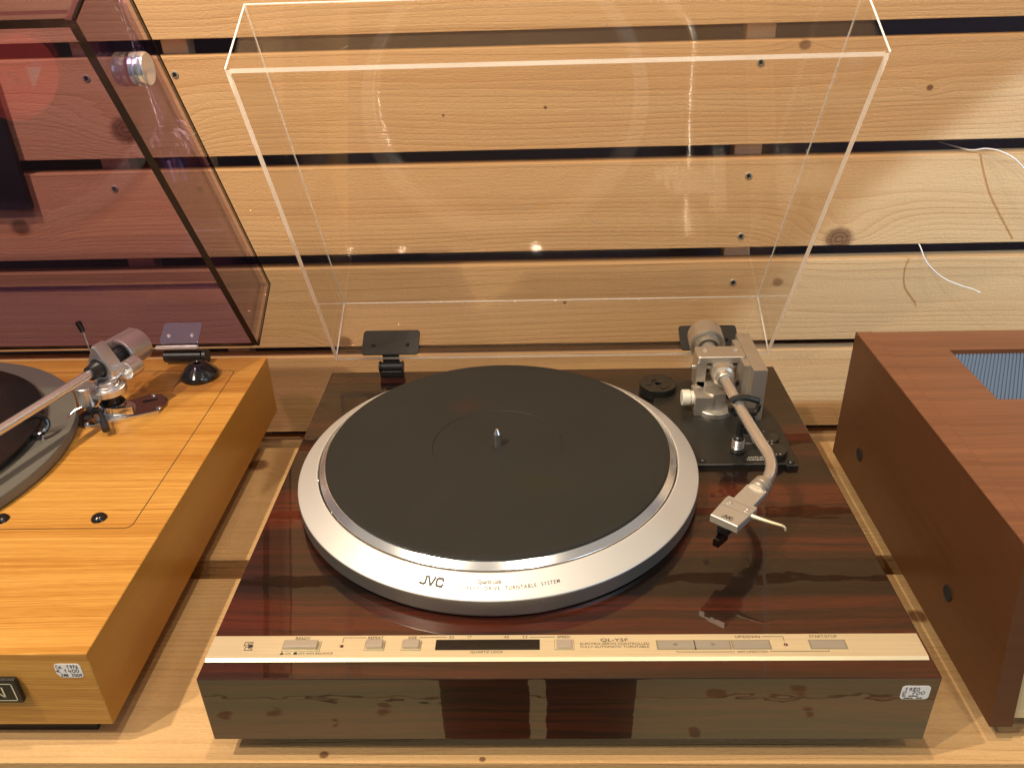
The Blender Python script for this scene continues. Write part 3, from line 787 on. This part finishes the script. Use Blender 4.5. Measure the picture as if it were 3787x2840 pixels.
P("spring", bm, STEEL, rest)

# dust cover ---------------------------------------------------------------------
def cover(root, parent, xa, xb, P0, th, lc, hc, t, mat_s, mat_e, edge_bev):
    """open-sided acrylic box swung up about its rear edge; returns the object and its frame"""
    u = Vector((0, -math.cos(th), math.sin(th))); v = Vector((0, math.sin(th), math.cos(th))); X = Vector((1, 0, 0))
    O = Vector((0, *P0)); bm = BM()
    def at(x, a, b): return O + X * x + u * a + v * b
    def quadbox(x0, x1, a0, a1, b0, b1, rim):
        c = [bm.verts.new(at(x, a, b)) for x in (x0, x1) for a in (a0, a1) for b in (b0, b1)]
        # index = x*4 + a*2 + b
        F = {'x0': (0, 1, 3, 2), 'x1': (4, 6, 7, 5), 'a0': (0, 4, 5, 1), 'a1': (2, 3, 7, 6), 'b0': (0, 2, 6, 4), 'b1': (1, 5, 7, 3)}
        for k, ix in F.items():
            if k in rim and rim[k] is None: continue
            f = bm.faces.new([c[i] for i in ix]); f.material_index = rim.get(k, 0)
    s = .0012
    # sheets, then the five edge strips that show as bright lines
    quadbox(xa + t, xb - t, t, lc - t, hc - t, hc, {'x0': None, 'x1': None, 'a0': None, 'a1': None})
    for x0, x1 in ((xa, xa + t), (xb - t, xb)): quadbox(x0, x1, s, lc - s, 0, hc - s, {'b0': 1, 'b1': None, 'a0': None, 'a1': None})
    quadbox(xa + t, xb - t, 0, t, 0, hc - s, {'b0': 1, 'x0': None, 'x1': None, 'b1': None})
    quadbox(xa + t, xb - t, lc - t, lc, 0, hc - s, {'b0': 1, 'x0': None, 'x1': None, 'b1': None})
    # glued corner seams
    w = edge_bev
    for x0, x1 in ((xa, xa + w), (xb - w, xb)):
        for a0, a1 in ((0, w), (lc - w, lc)): quadbox(x0, x1, a0, a1, .0002, hc - w, {k: 1 for k in ('x0', 'x1', 'a0', 'a1', 'b0', 'b1')})
        quadbox(x0, x1, 0, lc, hc - w, hc, {k: 1 for k in ('x0', 'x1', 'a0', 'a1', 'b0', 'b1')})
    for a0, a1 in ((0, w), (lc - w, lc)): quadbox(xa + w, xb - w, a0, a1, hc - w, hc, {k: 1 if mat_e is CEDGE else 0 for k in ('x0', 'x1', 'a0', 'a1', 'b0', 'b1')})
    # rounded inner corner where the back meets the hinge side
    nf = len(bm.faces)
    tube(bm, [at(xa + t, t * .55, hc - t * .55), at((xa + xb) / 2, t * .55, hc - t * .55), at(xb - t, t * .55, hc - t * .55)], t * .5, 24, 1)
    bm.faces.ensure_lookup_table()
    for f in bm.faces[nf:]: f.smooth = True
    bm.normal_update()
    me_o = finish("dust_cover", bm, [mat_s, mat_e], parent, root, smooth=False)
    return me_o, at
CLEAR = acrylic("clear_acrylic", (0.992, 0.988, 0.98), 1.1)
CEDGE = acrylic_edge("clear_acrylic_edge", (0.80, 0.785, 0.76), 0.88, .22, .15, True)
TH = R(61.6)
cov, at = cover(TT, TT, -.2262, .2255, (.4015, .0203), TH, .3567, .0750, .0037, CLEAR, CEDGE, .0009)
SCR = plain("scratch_white", (.85, .82, .76), .5)
def scratch(parent, root, pts, n, w):
    """hairline scratch: a sliver standing 0.1 mm proud of the sheet"""
    bm = BM(); n = Vector(n).normalized()
    for p, q in zip(pts, pts[1:]):
        p = Vector(p) + n * .0001; q = Vector(q) + n * .0001; e = (q - p).cross(n).normalized() * w / 2
        bm.faces.new([bm.verts.new(c) for c in (p - e * .4, q - e, q + e, p + e * .4)])
    finish("scratch", bm, SCR, parent, root, smooth=False)
nb = at(0, 0, 0) - at(0, 0, 1); hb = .0750 - .0037
for pts, w in ((((.0284, .1333), (.0480, .1210), (.0695, .1065)), .0004), (((.0757, .1024), (.0901, .0939)), .0003), (((-.0395, .1457), (-.0290, .1472), (-.0177, .1499)), .0004),
               (((-.0336, .1419), (-.0240, .1440), (-.0160, .1474)), .0004), (((-.1623, .3189), (-.1556, .3219)), .0005), (((.0407, .3374), (.0417, .3324)), .0005)):
    scratch(cov, TT, [at(x, a, hb) for x, a in pts], nb, w)
def hinge(x0, x1, parent, atf, v0, v1, mat, barrel, a=.0048):
    bm = BM()
    c = (x0 + x1) / 2
    Mx = Matrix.Identity(4)
    o_ = atf(c, a, (v0 + v1) / 2); e1 = (atf(c + 1, a, 0) - atf(c, a, 0)); e2 = (atf(c, a, 1) - atf(c, a, 0)); e3 = (atf(c, a + 1, 0) - atf(c, a, 0))
    Mx = Matrix(((e1.x, e2.x, e3.x, o_.x), (e1.y, e2.y, e3.y, o_.y), (e1.z, e2.z, e3.z, o_.z), (0, 0, 0, 1)))
    w, h = (x1 - x0), (v1 - v0)
    prism(bm, rrect(-w / 2, w / 2, -h / 2, h / 2, .0035, 4), 0, .0016, Mx, .0003)
    hg = P("hinge", bm, mat) if parent is TT else finish("hinge", bm, mat, parent, parent)
    for sx in (-1, 1):
        bm = BM(); q = Mx @ Vector((sx * w * .30, -h * .12, .0016)); lathe(bm, [(.0022, 0), (.0018, .0009), (.0008, .0010), (.0007, .0004)], q, 16, e3)
        finish("hinge_screw", bm, STEEL if mat is not BLACKM else BLACKG, hg, parent, angle=30)
    bm = BM()
    for p0, p1, r in barrel: cyl(bm, p0, p1, r, 20, bev=.0006)
    if mat is BLACKM:
        box(bm, c - .0088, c + .0088, .4045, .4075, .0095, .0240, .0006, 1); box(bm, c - .0120, c + .0120, .3990, .4090, .0001, .0070, .0006, 1)
    finish("hinge_barrel", bm, BLACKP, hg, parent)
    return hg
for cx in (-.1685, .1645):
    hinge(cx - .0300, cx + .0300, TT, at, .0020, .0330, BLACKM, [((cx - .012, .4035, .0105), (cx + .012, .4035, .0105), .0050), ((cx - .0128, .4035, .0105), (cx - .0106, .4035, .0105), .0062), ((cx + .0106, .4035, .0105), (cx + .0128, .4035, .0105), .0062)])

# adapter resting on the plinth
bm = BM(); ac = (.1060, .3585)
lathe(bm, [(.0172, .0002), (.0182, .0012), (.0182, .0105), (.0175, .0115), (.0158, .0112), (.0035, .0112), (.0030, .0105), (.0030, .0030)], (*ac, 0), 48)
for s in (-1, 1):
    pts = [(.0125 * math.cos(R(a)) * s, .0125 * math.sin(R(a))) for a in range(-50, 51, 20)] + [(.0070 * math.cos(R(a)) * s, .0075 * math.sin(R(a))) for a in range(50, -51, -25)]
    prism(bm, pts, .0113, .0118, Matrix.Translation((*ac, 0)) @ Matrix.Rotation(R(150), 4, 'Z'))
ad = recentre(finish("record_adapter", bm, plain("adapter_black", (0.013, 0.013, 0.012), 0.22, grain=.05)), (*ac, 0))
tag(ad, "flat round black single adapter lying on the rosewood plinth beside the silver tonearm", "adapter")

# ------------------------------------------------------------------ left turntable
LX = -.309; LT = .0105; LF = .0118; LB = .430
TL = thing("turntable", "honey coloured wooden turntable with purple tinted dust cover and chrome tonearm at the left", "turntable", (-.56, .22, SZ))
def Q(name, bm, mat, parent=None, **k): return finish(name, bm, mat, parent or TL, TL, **k)
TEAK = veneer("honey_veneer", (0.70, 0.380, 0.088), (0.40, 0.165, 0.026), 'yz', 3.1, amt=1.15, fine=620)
TEAKS = veneer("honey_veneer_shaded_side", (0.46, 0.200, 0.024), (0.34, 0.130, 0.014), 'z', 5.2, along='y', amt=.5, fine=200)  # same veneer darkened, shade of the right side put into the colour
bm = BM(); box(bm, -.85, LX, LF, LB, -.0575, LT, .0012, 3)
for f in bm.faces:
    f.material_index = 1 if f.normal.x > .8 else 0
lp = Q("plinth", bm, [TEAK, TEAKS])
bm = BM(); box(bm, -.83, LX - .022, LF + .012, LB - .015, SZ, -.0570); Q("base", bm, BLACKP)
# inset top board: a thin dark joint line with rounded corners
bm = BM(); tl = rrect(-.80, -.3345, .1388, .4005, .006, 4); ti = rrect(-.7994, -.3351, .1394, .3999, .0055, 4)
va = [bm.verts.new((x, y, LT + .00025)) for x, y in tl]; vb = [bm.verts.new((x, y, LT + .00025)) for x, y in ti]
for k in range(len(va)): bm.faces.new((va[k], va[(k + 1) % len(va)], vb[(k + 1) % len(va)], vb[k]))
bm.normal_update()
Q("board_joint", bm, plain("joint_dark", (.05, .022, .008), .8), lp, smooth=False)
bm = BM(); box(bm, -.3868, -.3862, .3560, .3998, LT + .0001, LT + .0003); Q("board_joint", bm, plain("joint_dark2", (.06, .026, .009), .8), lp, smooth=False)
for (x, y) in ((-.3656, .1517), (-.4450, .1513)):
    bm = BM(); lathe(bm, [(.0062, LT), (.0060, LT + .0012), (.0046, LT + .0030), (.0020, LT + .0040), (.0004, LT + .0042)], (x, y, 0), 28); Q("top_button", bm, plain("gunmetal", (.05, .045, .042), .18, .8))
LC = (-.6160, .2300)
bm = BM(); lathe(bm, [(.172, LT + .001), (.1765, LT + .002), (.1775, LT + .0095), (.1765, LT + .0115), (.02, LT + .0115)], (*LC, 0), 160)
lpl = Q("platter", bm, plain("grey_platter", (0.15, 0.14, 0.115), 0.48, .2, grain=.05, gs=300))
zr = LT + .0115
rec = None
bm = BM(); lathe(bm, [(.1300, zr), (.1480, zr + .002), (.1492, zr + .0055), (.1500, zr + .0070), (.1492, zr + .0078), (.1450, zr + .0074), (.0520, zr + .0070), (.0515, zr + .0074), (.002, zr + .0074)], (*LC, 0), 160)
N = NT("vinyl"); x, y, z = N.coord()
rr = N.m('SQRT', N.m('ADD', N.m('POWER', x, 2.0), N.m('POWER', y, 2.0)))
N.set(Base_Color=(0.009, 0.008, 0.008), Roughness=0.22)
N.bump(N.noise(N.vec(N.m('MULTIPLY', rr, 4000), 0, 0), 1.0, 1.0), .15, .0004)
rec = recentre(finish("record", bm, N.mat), (*LC, zr)); tag(rec, "black vinyl record with red paper label lying on the platter of the honey wood turntable", "record")
bm = BM(); lathe(bm, [(.0500, .0075), (.0500, .0077), (.0036, .0077)], (0, 0, 0), 64)
lab = finish("label", bm, plain("red_paper", (0.55, 0.035, 0.022), 0.5), rec)
bm = BM(); prism(bm, [(.012, -.012), (.030, -.010), (.020, .014)], .0078, .0079); finish("emblem", bm, plain("grey_print", (.45, .45, .45), .6), lab, smooth=False)
bm = BM(); lathe(bm, [(.0036, 0), (.0036, .014), (.0015, .018)], (*LC, zr + .004), 20); Q("spindle", bm, CHROME, lpl)

# maker's badge, price label
bm = BM(); box(bm, -.4700, -.3612, LF - .0042, LF - .0002, -.0308, -.0093, .0012, 2)
bdg = Q("badge", bm, plain("badge_black", (.016, .014, .013), .35))
CREAM = plain("cream_print", (.72, .66, .44), .5)
bm = BM(); MB_ = Matrix.Translation((0, LF - .00422, 0)) @ Matrix.Rotation(R(90), 4, 'X')
ribbon(bm, [(-.468, -.0124), (-.3642, -.0124), (-.3642, -.0280), (-.468, -.0280), (-.468, -.0124)], .0008, MB_, .00012); Q("printed_line", bm, CREAM, bdg, smooth=False)
bm = BM(); ribbon(bm, [(-.3795, -.0252), (-.3795, -.0160), (-.3716, -.0252), (-.3716, -.0160)], .0011, MB_, .00012); Q("lettering", bm, CREAM, bdg, smooth=False)
sticker(TL, TL, -.3336, -.3160, -.0108, .0018, LF - .0002, [("Ca. 1976", .06, .68, .86, .22), ("E 1400", .05, .37, .86, .24), ("SME 3009", .14, .07, .82, .20)], torn=True)

# arm of the left deck
a25 = R(25.5)
AM = Matrix.Translation((-.4195, .3160, LT)) @ Matrix.Rotation(a25, 4, 'Z')
CHP = plain("arm_plate_chrome", (0.34, 0.30, 0.30), 0.12, 1.0)
bm = BM()
out_ = [(.0315, -.0185), (.0405, -.006), (.0425, .006), (.038, .0175), (.027, .0225), (.014, .0185), (-.004, .0165), (-.020, .0185), (-.032, .0165), (-.0400, .006), (-.0400, -.006), (-.0345, -.0165), (-.0300, -.0185)]
prism(bm, out_, .0001, .0028, AM, .0006)
apl = Q("arm_plate", bm, CHP)
bm = BM(); prism(bm, [(-.0320, -.0195), (.0330, -.0195), (.0330, -.0178), (-.0320, -.0178)], .0001, .0036, AM, .0005); Q("plate_edge", bm, CHROME, apl)
bm = BM(); prism(bm, [(.020, .0055), (.034, .0050), (.034, .0085), (.020, .0095)], .0027, .00295, AM); Q("plate_slot", bm, DARKHOLE, apl, smooth=False)
bm = BM(); prism(bm, [(-.033, -.004), (-.026, -.004), (-.026, .004), (-.033, .004)], .0027, .00295, AM); Q("plate_slot", bm, DARKHOLE, apl, smooth=False)
for (x, y) in ((-.031, -.0135), (.0335, -.0125), (.0300, .0165)):
    bm = BM(); lathe(bm, [(.0028, .0027), (.0024, .0040), (.001, .0043)], AM @ Vector((x, y, 0)), 16); Q("plate_screw", bm, CHROME, apl)
px, py = -.4235, .3120
bm = BM(); lathe(bm, [(.0190, LT + .0028), (.0190, LT + .0048), (.0175, LT + .0056), (.0110, LT + .0058)], (px, py, 0), 44); Q("swivel_disc", bm, STEEL, apl)
bm = BM(); lathe(bm, [(.0115, LT + .005), (.0115, LT + .0150), (.0105, LT + .0155), (.0095, LT + .0160), (.0095, LT + .0290)], (px, py, 0), 40)
pil = Q("arm_pillar", bm, plain("pillar_dark", (.03, .03, .03), .2, .7))
bm = BM(); lathe(bm, [(.0122, LT + .0060), (.0122, LT + .0135), (.0115, LT + .0140)], (px, py, 0), 40, cap0=True)
box(bm, px + .002, px + .0215, py - .0125, py - .0085, LT + .0060, LT + .0140, .0012, 2, M=Matrix.Translation((px, py, 0)) @ Matrix.Rotation(R(8), 4, 'Z') @ Matrix.Translation((-px, -py, 0)))
Q("clamp_collar", bm, CHROME, pil)
bm = BM(); lathe(bm, [(.0108, LT + .0255), (.0165, LT + .0262), (.0168, LT + .0320), (.0155, LT + .0328), (.0120, LT + .0328), (.0118, LT + .0345), (.0108, LT + .0350), (.0104, LT + .0380), (.0085, LT + .0390)], (px, py, 0), 44)
box(bm, px - .020, px - .004, py - .005, py + .009, LT + .0262, LT + .0322, .001, 2)
Q("rest_bracket", bm, STEEL, pil)
bm = BM(); cyl(bm, (-.4460, .3120, LT + .0125), (-.4460, .3120, LT + .0325), .0090, 36, bev=.0007); Q("lift_cylinder", bm, STEEL, pil)
bm = BM(); tube(bm, [(-.4440, .3040, LT + .0120), (-.4330, .2965, LT + .0135), (-.4270, .2930, LT + .0140), (-.4215, .2855, LT + .0125), (-.4170, .2780, LT + .0100)], .0022, 12, 4)
tube(bm, [(-.4190, .2815, LT + .0112), (-.4165, .2775, LT + .0098), (-.4130, .2720, LT + .0078)], .0036, 12, 2); tube(bm, [(-.4410, .3010, LT + .0128), (-.4340, .2970, LT + .0136)], .0036, 12, 1)
Q("cueing_lever", bm, BLACKP, pil)
# wire bracket that carries the black arm rest hook
bm = BM(); tube(bm, [(-.4480, .3100, LT + .0120), (-.4560, .2960, LT + .0120), (-.4555, .2720, LT + .0080), (-.4530, .2540, LT + .0050), (-.4545, .2470, LT + .0060), (-.4590, .2490, LT + .0100), (-.4605, .2530, LT + .0150)], .0013, 10, 5); wr = Q("rest_wire", bm, CHROME, pil)
bm = BM(); hk = [(-.4700, .2560, LT + .0165), (-.4650, .2500, LT + .0170), (-.4590, .2520, LT + .0180), (-.4560, .2580, LT + .0225), (-.4580, .2600, LT + .0285), (-.4640, .2590, LT + .0315), (-.4700, .2565, LT + .0315), (-.4740, .2550, LT + .0300)]
tube(bm, hk, .0023, 10, 5); Q("rest_hook", bm, BLACKG, wr)

AZ = .0600
av = Vector((-.0316, -.1020, 0)).normalized(); ap = Vector((av.y, -av.x, 0))   # ap points to the left-back
pv = Vector((-.4262, .3220, AZ))
bm = BM(); s0 = pv + av * .010
tube(bm, [s0, s0 + av * .12, s0 + av * .235 + Vector((0, 0, -.006))], .0042, 24, 1); arm2 = Q("tonearm", bm, TUBEM)
bm = BM(); e0 = s0 + av * .235 + Vector((0, 0, -.010))
HM2 = Matrix(((av.x, ap.x, 0, e0.x), (av.y, ap.y, 0, e0.y), (0, 0, 1, e0.z), (0, 0, 0, 1)))
prism(bm, [(0, -.007), (.030, -.009), (.030, .009), (0, .007)], -.004, .002, HM2); Q("headshell", bm, BLACKP, arm2)
# bearing yoke: a pointed shield standing across the arm, cut from plate
yk = [(-.0150, -.004), (-.0125, -.0120), (-.006, -.0175), (.006, -.0175), (.0125, -.0120), (.0150, -.004), (.0125, .004), (.0018, .0225), (-.0018, .0225), (-.0125, .004)]
YM = Matrix(((ap.x, 0, av.x, pv.x), (ap.y, 0, av.y, pv.y), (0, 1, 0, pv.z), (0, 0, 0, 1)))
bm = BM(); prism(bm, yk, -.0065, .0075, YM, .0012); Q("bearing_yoke", bm, STEEL, arm2)
bm = BM(); lathe(bm, [(.0098, .0076), (.0096, .0080), (.0078, .0085), (.0070, .0190), (.0055, .0195)], pv, 32, av); lathe(bm, [(.0085, .006), (.0085, .030)], pv + Vector((0, 0, .001)), 32, -av); Q("bearing_boss", bm, BLACKP, arm2)
bm = BM(); cb = pv - av * .020 + Vector((0, 0, .0005)); lathe(bm, [(.0135, 0), (.0160, .0004), (.0165, .0012), (.0165, .0270), (.0155, .0280)], cb, 48, -av, cap0=False)
lathe(bm, [(.0135, 0), (.0135, .004), (.0080, .0042)], cb, 48, -av, cap0=False); Q("counterweight", bm, STEEL, arm2)
bm = BM(); sb = pv - ap * .0215 - av * .002 + Vector((0, 0, -.0045)); lathe(bm, [(.0086, -.0002), (.0090, .0004), (.0090, .0150), (.0084, .0156)], sb, 36, -av); w2 = Q("side_weight", bm, STEEL, arm2)
bm = BM(); cyl(bm, sb + av * .0002, sb + av * .0006 , .0014, 12); tube(bm, [sb + Vector((0, 0, .001)), sb + av * .009 + ap * .004 + Vector((0, 0, -.003)), sb + av * .012 + ap * .008 + Vector((0, 0, -.004))], .0009, 8, 2); Q("weight_pin", bm, CHROME, w2)
bm = BM(); r0 = pv + ap * .004 + Vector((0, 0, .017)); tube(bm, [r0 - av * .004, r0 - av * .046 + Vector((0, 0, -.001))], .0019, 12, 1); Q("weight_rod", bm, STEEL, arm2)
bm = BM(); b0 = pv + ap * .015 - av * .004; tip = b0 + ap * .0105 - av * .006 + Vector((0, 0, .0290)); tube(bm, [b0, b0 + (tip - b0) * .5 + ap * .001, tip], .0006, 8, 2); bw = Q("bias_wire", bm, CHROME, arm2)
bm = BM(); cyl(bm, tip - Vector((0, 0, .002)), tip + Vector((-.002, 0, .0085)), .0024, 14, .0030, bev=.0006); Q("bias_loop", bm, BLACKG, bw)

# purple cover
PUR = acrylic("purple_acrylic", (0.69, 0.575, 0.73), 2.0)
PEDGE = acrylic_edge("purple_acrylic_edge", (0.016, 0.007, 0.007), 0.97, .3, .04)
TH2 = R(58.8)
cov2, at2 = cover(TL, TL, -.850, -.3112, (.4200, .0290), TH2, .3985, .0815, .0066, PUR, PEDGE, .0022)
for pts, w in ((((.3043, .0436), (.2970, .0428), (.2907, .0412)), .0007), (((.2375, .0623), (.2271, .0771)), .0006), (((.3694, .0524), (.3649, .0535)), .0007), (((.3608, .0531), (.3563, .0537)), .0007), (((.3495, .0561), (.3469, .0572)), .0008), (((.3443, .0575), (.3374, .0558)), .0004)):
    scratch(cov2, TL, [at2(-.3112, a, b) for a, b in pts], (1, 0, 0), w)
hg2 = hinge(-.4170, -.3750, TL, at2, -.0005, .0265, plain("hinge_chrome", (.55, .49, .52), .18, .9), [((-.4155, .4190, .0190), (-.3745, .4190, .0190), .0068), ((-.3735, .4190, .0185), (-.3690, .4190, .0185), .0082)], a=.0066)
bm = BM(); box(bm, -.4200, -.3745, .4110, .4150, .0308, .0342, .0010, 2); Q("hinge_lip", bm, plain("bright_lip", (.85, .83, .80), .3, .5), hg2)
bm = BM(); kp = Vector((-.3112, .2795, .3290)); lathe(bm, [(.0100, -.0002), (.0120, .0012), (.0120, .0040), (.0108, .0046), (.0108, .0056), (.0122, .0062), (.0122, .0100), (.0112, .0116), (.0060, .0102), (.0010, .0096)], kp, 40, (1, 0, 0)); Q("cover_knob", bm, plain("knob_silver", (.80, .84, .90), .24, .75))

# dark board standing behind the purple lid
bm = BM(); prism(bm, [(-.720, .1445), (-.5945, .1445), (-.5930, .1460), (-.5930, .2950), (-.720, .2950)], -.5560, -.5480, Matrix.Rotation(R(90), 4, 'X'), .0006)
db = recentre(finish("board", bm, plain("dark_board", (.010, .009, .010), .6, grain=.1)), (-.66, .552, .1445)); tag(db, "black board fixed to the plank wall behind the purple lid at the left picture edge", "board")
# black cone adapter on the honey deck
cpos = (-.3675, .3870, LT)
bm = BM(); lathe(bm, [(.0180, 0), (.0192, .0008), (.0195, .0040), (.0185, .0062), (.0095, .0150), (.0070, .0165), (.0042, .0168), (.0036, .0160), (.0034, .006)], (0, 0, 0), 48)
o = finish("record_adapter", bm, plain("cone_black", (0.010, 0.010, 0.010), 0.12, coat=.5)); o.location = cpos
tag(o, "glossy black cone shaped single adapter standing on the honey wood deck near the chrome hinge", "adapter")

# ------------------------------------------------------------------ amplifier at the right
AMP = thing("amplifier", "walnut cased amplifier with blue grey perforated top vent at the right edge", "amplifier", (.5, .18, SZ))
def A(name, bm, mat, parent=None, **k): return finish(name, bm, mat, parent or AMP, AMP, **k)
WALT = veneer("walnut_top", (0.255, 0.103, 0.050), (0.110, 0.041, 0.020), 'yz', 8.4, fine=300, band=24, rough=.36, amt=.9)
WALS = veneer("walnut_shaded_side", (0.100, 0.038, 0.015), (0.060, 0.021, 0.008), 'z', 6.6, along='y', fine=140, band=20, rough=.42, amt=.5)  # darker walnut copy, the shade on the sides is in its colour
AZT = .0712; AZB = -.0635; XL = .2860; XR = .80; YF0 = .0143; YF1 = .0372; YB = .3445
# side panels: slanted front edge
def side(x0, x1):
    bm = BM()
    prism(bm, [(YF0, AZB), (YB, AZB), (YB, AZT), (YF1, AZT)], x0, x1, Matrix(((0, 0, 1, 0), (1, 0, 0, 0), (0, 1, 0, 0), (0, 0, 0, 1))))
    return bm
HOLES = ((.2841, -.0263), (.0982, -.0231))
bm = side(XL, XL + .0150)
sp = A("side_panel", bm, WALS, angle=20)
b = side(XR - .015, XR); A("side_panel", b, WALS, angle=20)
for (yy, zz) in HOLES:
    bm = BM(); lathe(bm, [(.0062, 0), (.0062, .0004), (.0052, .0006), (.0048, .0002)], (XL - .0004, yy, zz), 24, (-1, 0, 0), cap0=False, cap1=False)
    lathe(bm, [(.0049, .0003), (.0048, .0002)], (XL - .0004, yy, zz), 24, (-1, 0, 0), cap0=False)
    A("screw_hole", bm, DARKHOLE, sp)
# top with a window for the vent
vx0, vx1, vy0, vy1 = .3560, .70, .2180, .3056
bm = BM()
outer = [(XL + .0152, YF1 + .001), (XR - .0152, YF1 + .001), (XR - .0152, YB), (XL + .0152, YB)]
for (a0, a1, c0_, c1) in ((XL + .0152, XR - .0152, YF1 + .001, vy0), (XL + .0152, XR - .0152, vy1, YB), (XL + .0152, vx0, vy0, vy1), (vx1, XR - .0152, vy0, vy1)):
    box(bm, a0, a1, c0_, c1, AZT - .014, AZT - .0004)
top = A("top_panel", bm, WALT, smooth=False)
bm = BM(); prism(bm, [(XL + .0001, YF1 + .0002), (XL + .0152, YF1 + .0002), (XL + .0152, YB - .0002), (XL + .0001, YB - .0002)], AZT - .001, AZT + .0003, None, .0008); A("edge_strip", bm, WALT)
# expanded metal vent: slanting ridges over a dark well
VENT = plain("vent_blue_grey", (0.15, 0.215, 0.32), 0.42, 0.35)
bm = BM(); box(bm, vx0, vx1, vy0, vy1, AZT - .0135, AZT - .0085); vent = A("vent", bm, plain("vent_well", (.020, .024, .034), .6), smooth=False)
bm = BM(); px_, py_ = .0032, .0029
ny = int((vy1 - vy0) / py_); nx = int((vx1 - vx0) / px_)
for j in range(ny):
    for i in range(nx):
        cx_ = vx0 + .0018 + i * px_ + (px_ * .5 if j % 2 else 0); cy_ = vy0 + .0016 + j * py_
        if cx_ > vx1 - .001: continue
        z0 = AZT - .0050
        v = [bm.verts.new((cx_ - .0014, cy_ - .0008, z0)), bm.verts.new((cx_ + .0014, cy_ - .0008, z0)), bm.verts.new((cx_ + .0009, cy_ + .0006, z0 + .0012)), bm.verts.new((cx_ - .0009, cy_ + .0006, z0 + .0012)),
             bm.verts.new((cx_ - .0014, cy_ - .0011, z0 - .0008)), bm.verts.new((cx_ + .0014, cy_ - .0011, z0 - .0008))]
        bm.faces.new((v[0], v[1], v[2], v[3])); bm.faces.new((v[4], v[5], v[1], v[0]))
mesh_o = A("perforated_mesh", bm, VENT, vent, smooth=False); mesh_o['kind'] = 'stuff'
# front: wooden frame edge, brushed fascia
bm = BM()
fs = lambda z: YF0 + (YF1 - YF0) * (z - AZB) / (AZT - AZB)
q = [bm.verts.new(p) for p in ((XL + .0155, fs(AZB) + .004, AZB + .004), (XR - .0155, fs(AZB) + .004, AZB + .004), (XR - .0155, fs(AZT - .015) + .004, AZT - .015), (XL + .0155, fs(AZT - .015) + .004, AZT - .015))]
q2 = [bm.verts.new(v.co + Vector((0, .006, 0))) for v in q]
bm.faces.new(q); bm.faces.new(list(reversed(q2)))
for k in range(4): bm.faces.new((q[k], q2[k], q2[(k + 1) % 4], q[(k + 1) % 4]))
A("front_panel", bm, ALU, smooth=False)
bm = BM(); box(bm, XL + .0152, XR - .0152, YB - .012, YB - .001, AZB + .003, AZT - .0142); A("back_panel", bm, BLACKM)
bm = BM(); box(bm, XL + .0152, XR - .0152, YF0 + .012, YB - .0122, AZB + .002, AZB + .006); A("bottom_panel", bm, BLACKM)
for (xx, yy) in ((XL + .022, YB - .030), (XL + .022, YF0 + .040), (XR - .03, YB - .03), (XR - .03, YF0 + .04)):
    bm = BM(); lathe(bm, [(.010, SZ), (.011, SZ + .001), (.011, AZB + .003)], (xx, yy, 0), 24); A("foot", bm, BLACKP)

# ------------------------------------------------------------------ loose white wires out of the gaps
WIREM = plain("white_wire", (.70, .69, .67), .5)
def wire(pts, r, label):
    bm = BM(); tube(bm, pts, r, 8, 6)
    o = finish("wire", bm, WIREM); recentre(o, pts[0]); tag(o, label, "wire", "white wires coming out of the plank gaps")
wire([(.4285, .600, .083), (.4303, .562, .0785), (.4347, .548, .0650), (.4427, .540, .0547), (.4556, .532, .0455), (.4720, .525, .0399), (.4824, .520, .0378), (.4902, .516, .0350)], .0007, "short white wire sticking out of the gap above the amplifier, frayed end hanging free")
wire([(.445, .600, .186), (.4638, .565, .1843), (.4763, .556, .1875), (.4879, .548, .1868), (.5007, .540, .1808), (.5122, .535, .1703), (.5306, .530, .1498), (.56, .535, .10)], .0008, "longer white wire curving out of the upper gap at the right edge")

# ------------------------------------------------------------------ the person whose legs the lacquered front mirrors
bm = BM(); skin = bm.verts.layers.skin.verify()
J = {'pelvis': ((-.02, -.66, -.20), .135), 'waist': ((-.02, -.66, .0), .125), 'chest': ((-.02, -.67, .26), .145), 'neck': ((-.02, -.66, .42), .055), 'head': ((-.02, -.63, .50), .085), 'crown': ((-.02, -.63, .62), .075)}
for s, n in ((-1, 'l'), (1, 'r')):
    J.update({n + 'hip': ((-.02 + s * .090, -.655, -.26), .095), n + 'knee': ((-.022 + s * .090, -.60, -.66), .082), n + 'calf': ((-.022 + s * .088, -.60, -.84), .082), n + 'ank': ((-.022 + s * .088, -.61, -1.02), .080), n + 'toe': ((-.022 + s * .100, -.50, -1.065), .036),
              n + 'sho': ((-.02 + s * .18, -.67, .32), .060), n + 'elb': ((-.02 + s * .22, -.60, .10), .042), n + 'wri': ((-.02 + s * .10, -.44, .33), .028)})
vv = {}
for k, (c, r) in J.items():
    v = bm.verts.new(c); v[skin].radius = (r, r); vv[k] = v
vv['pelvis'][skin].use_root = True
E_ = [('pelvis', 'waist'), ('waist', 'chest'), ('chest', 'neck'), ('neck', 'head'), ('head', 'crown')]
for n in 'lr': E_ += [('pelvis', n + 'hip'), (n + 'hip', n + 'knee'), (n + 'knee', n + 'calf'), (n + 'calf', n + 'ank'), (n + 'ank', n + 'toe'), ('chest', n + 'sho'), (n + 'sho', n + 'elb'), (n + 'elb', n + 'wri')]
for a, b in E_: bm.edges.new((vv[a], vv[b]))
me = bpy.data.meshes.new("person"); bm.to_mesh(me); bm.free(); me.materials.append(plain("dark_cloth", (.012, .011, .013), .85))
po = bpy.data.objects.new("person", me); COL.objects.link(po)
po.modifiers.new("skin", 'SKIN').use_smooth_shade = True; po.modifiers.new("sub", 'SUBSURF').levels = 1
tag(po, "person in dark clothes standing before the shelf, mirrored in the glossy front", "person")
recentre(po, (-.02, -.66, -1.1))
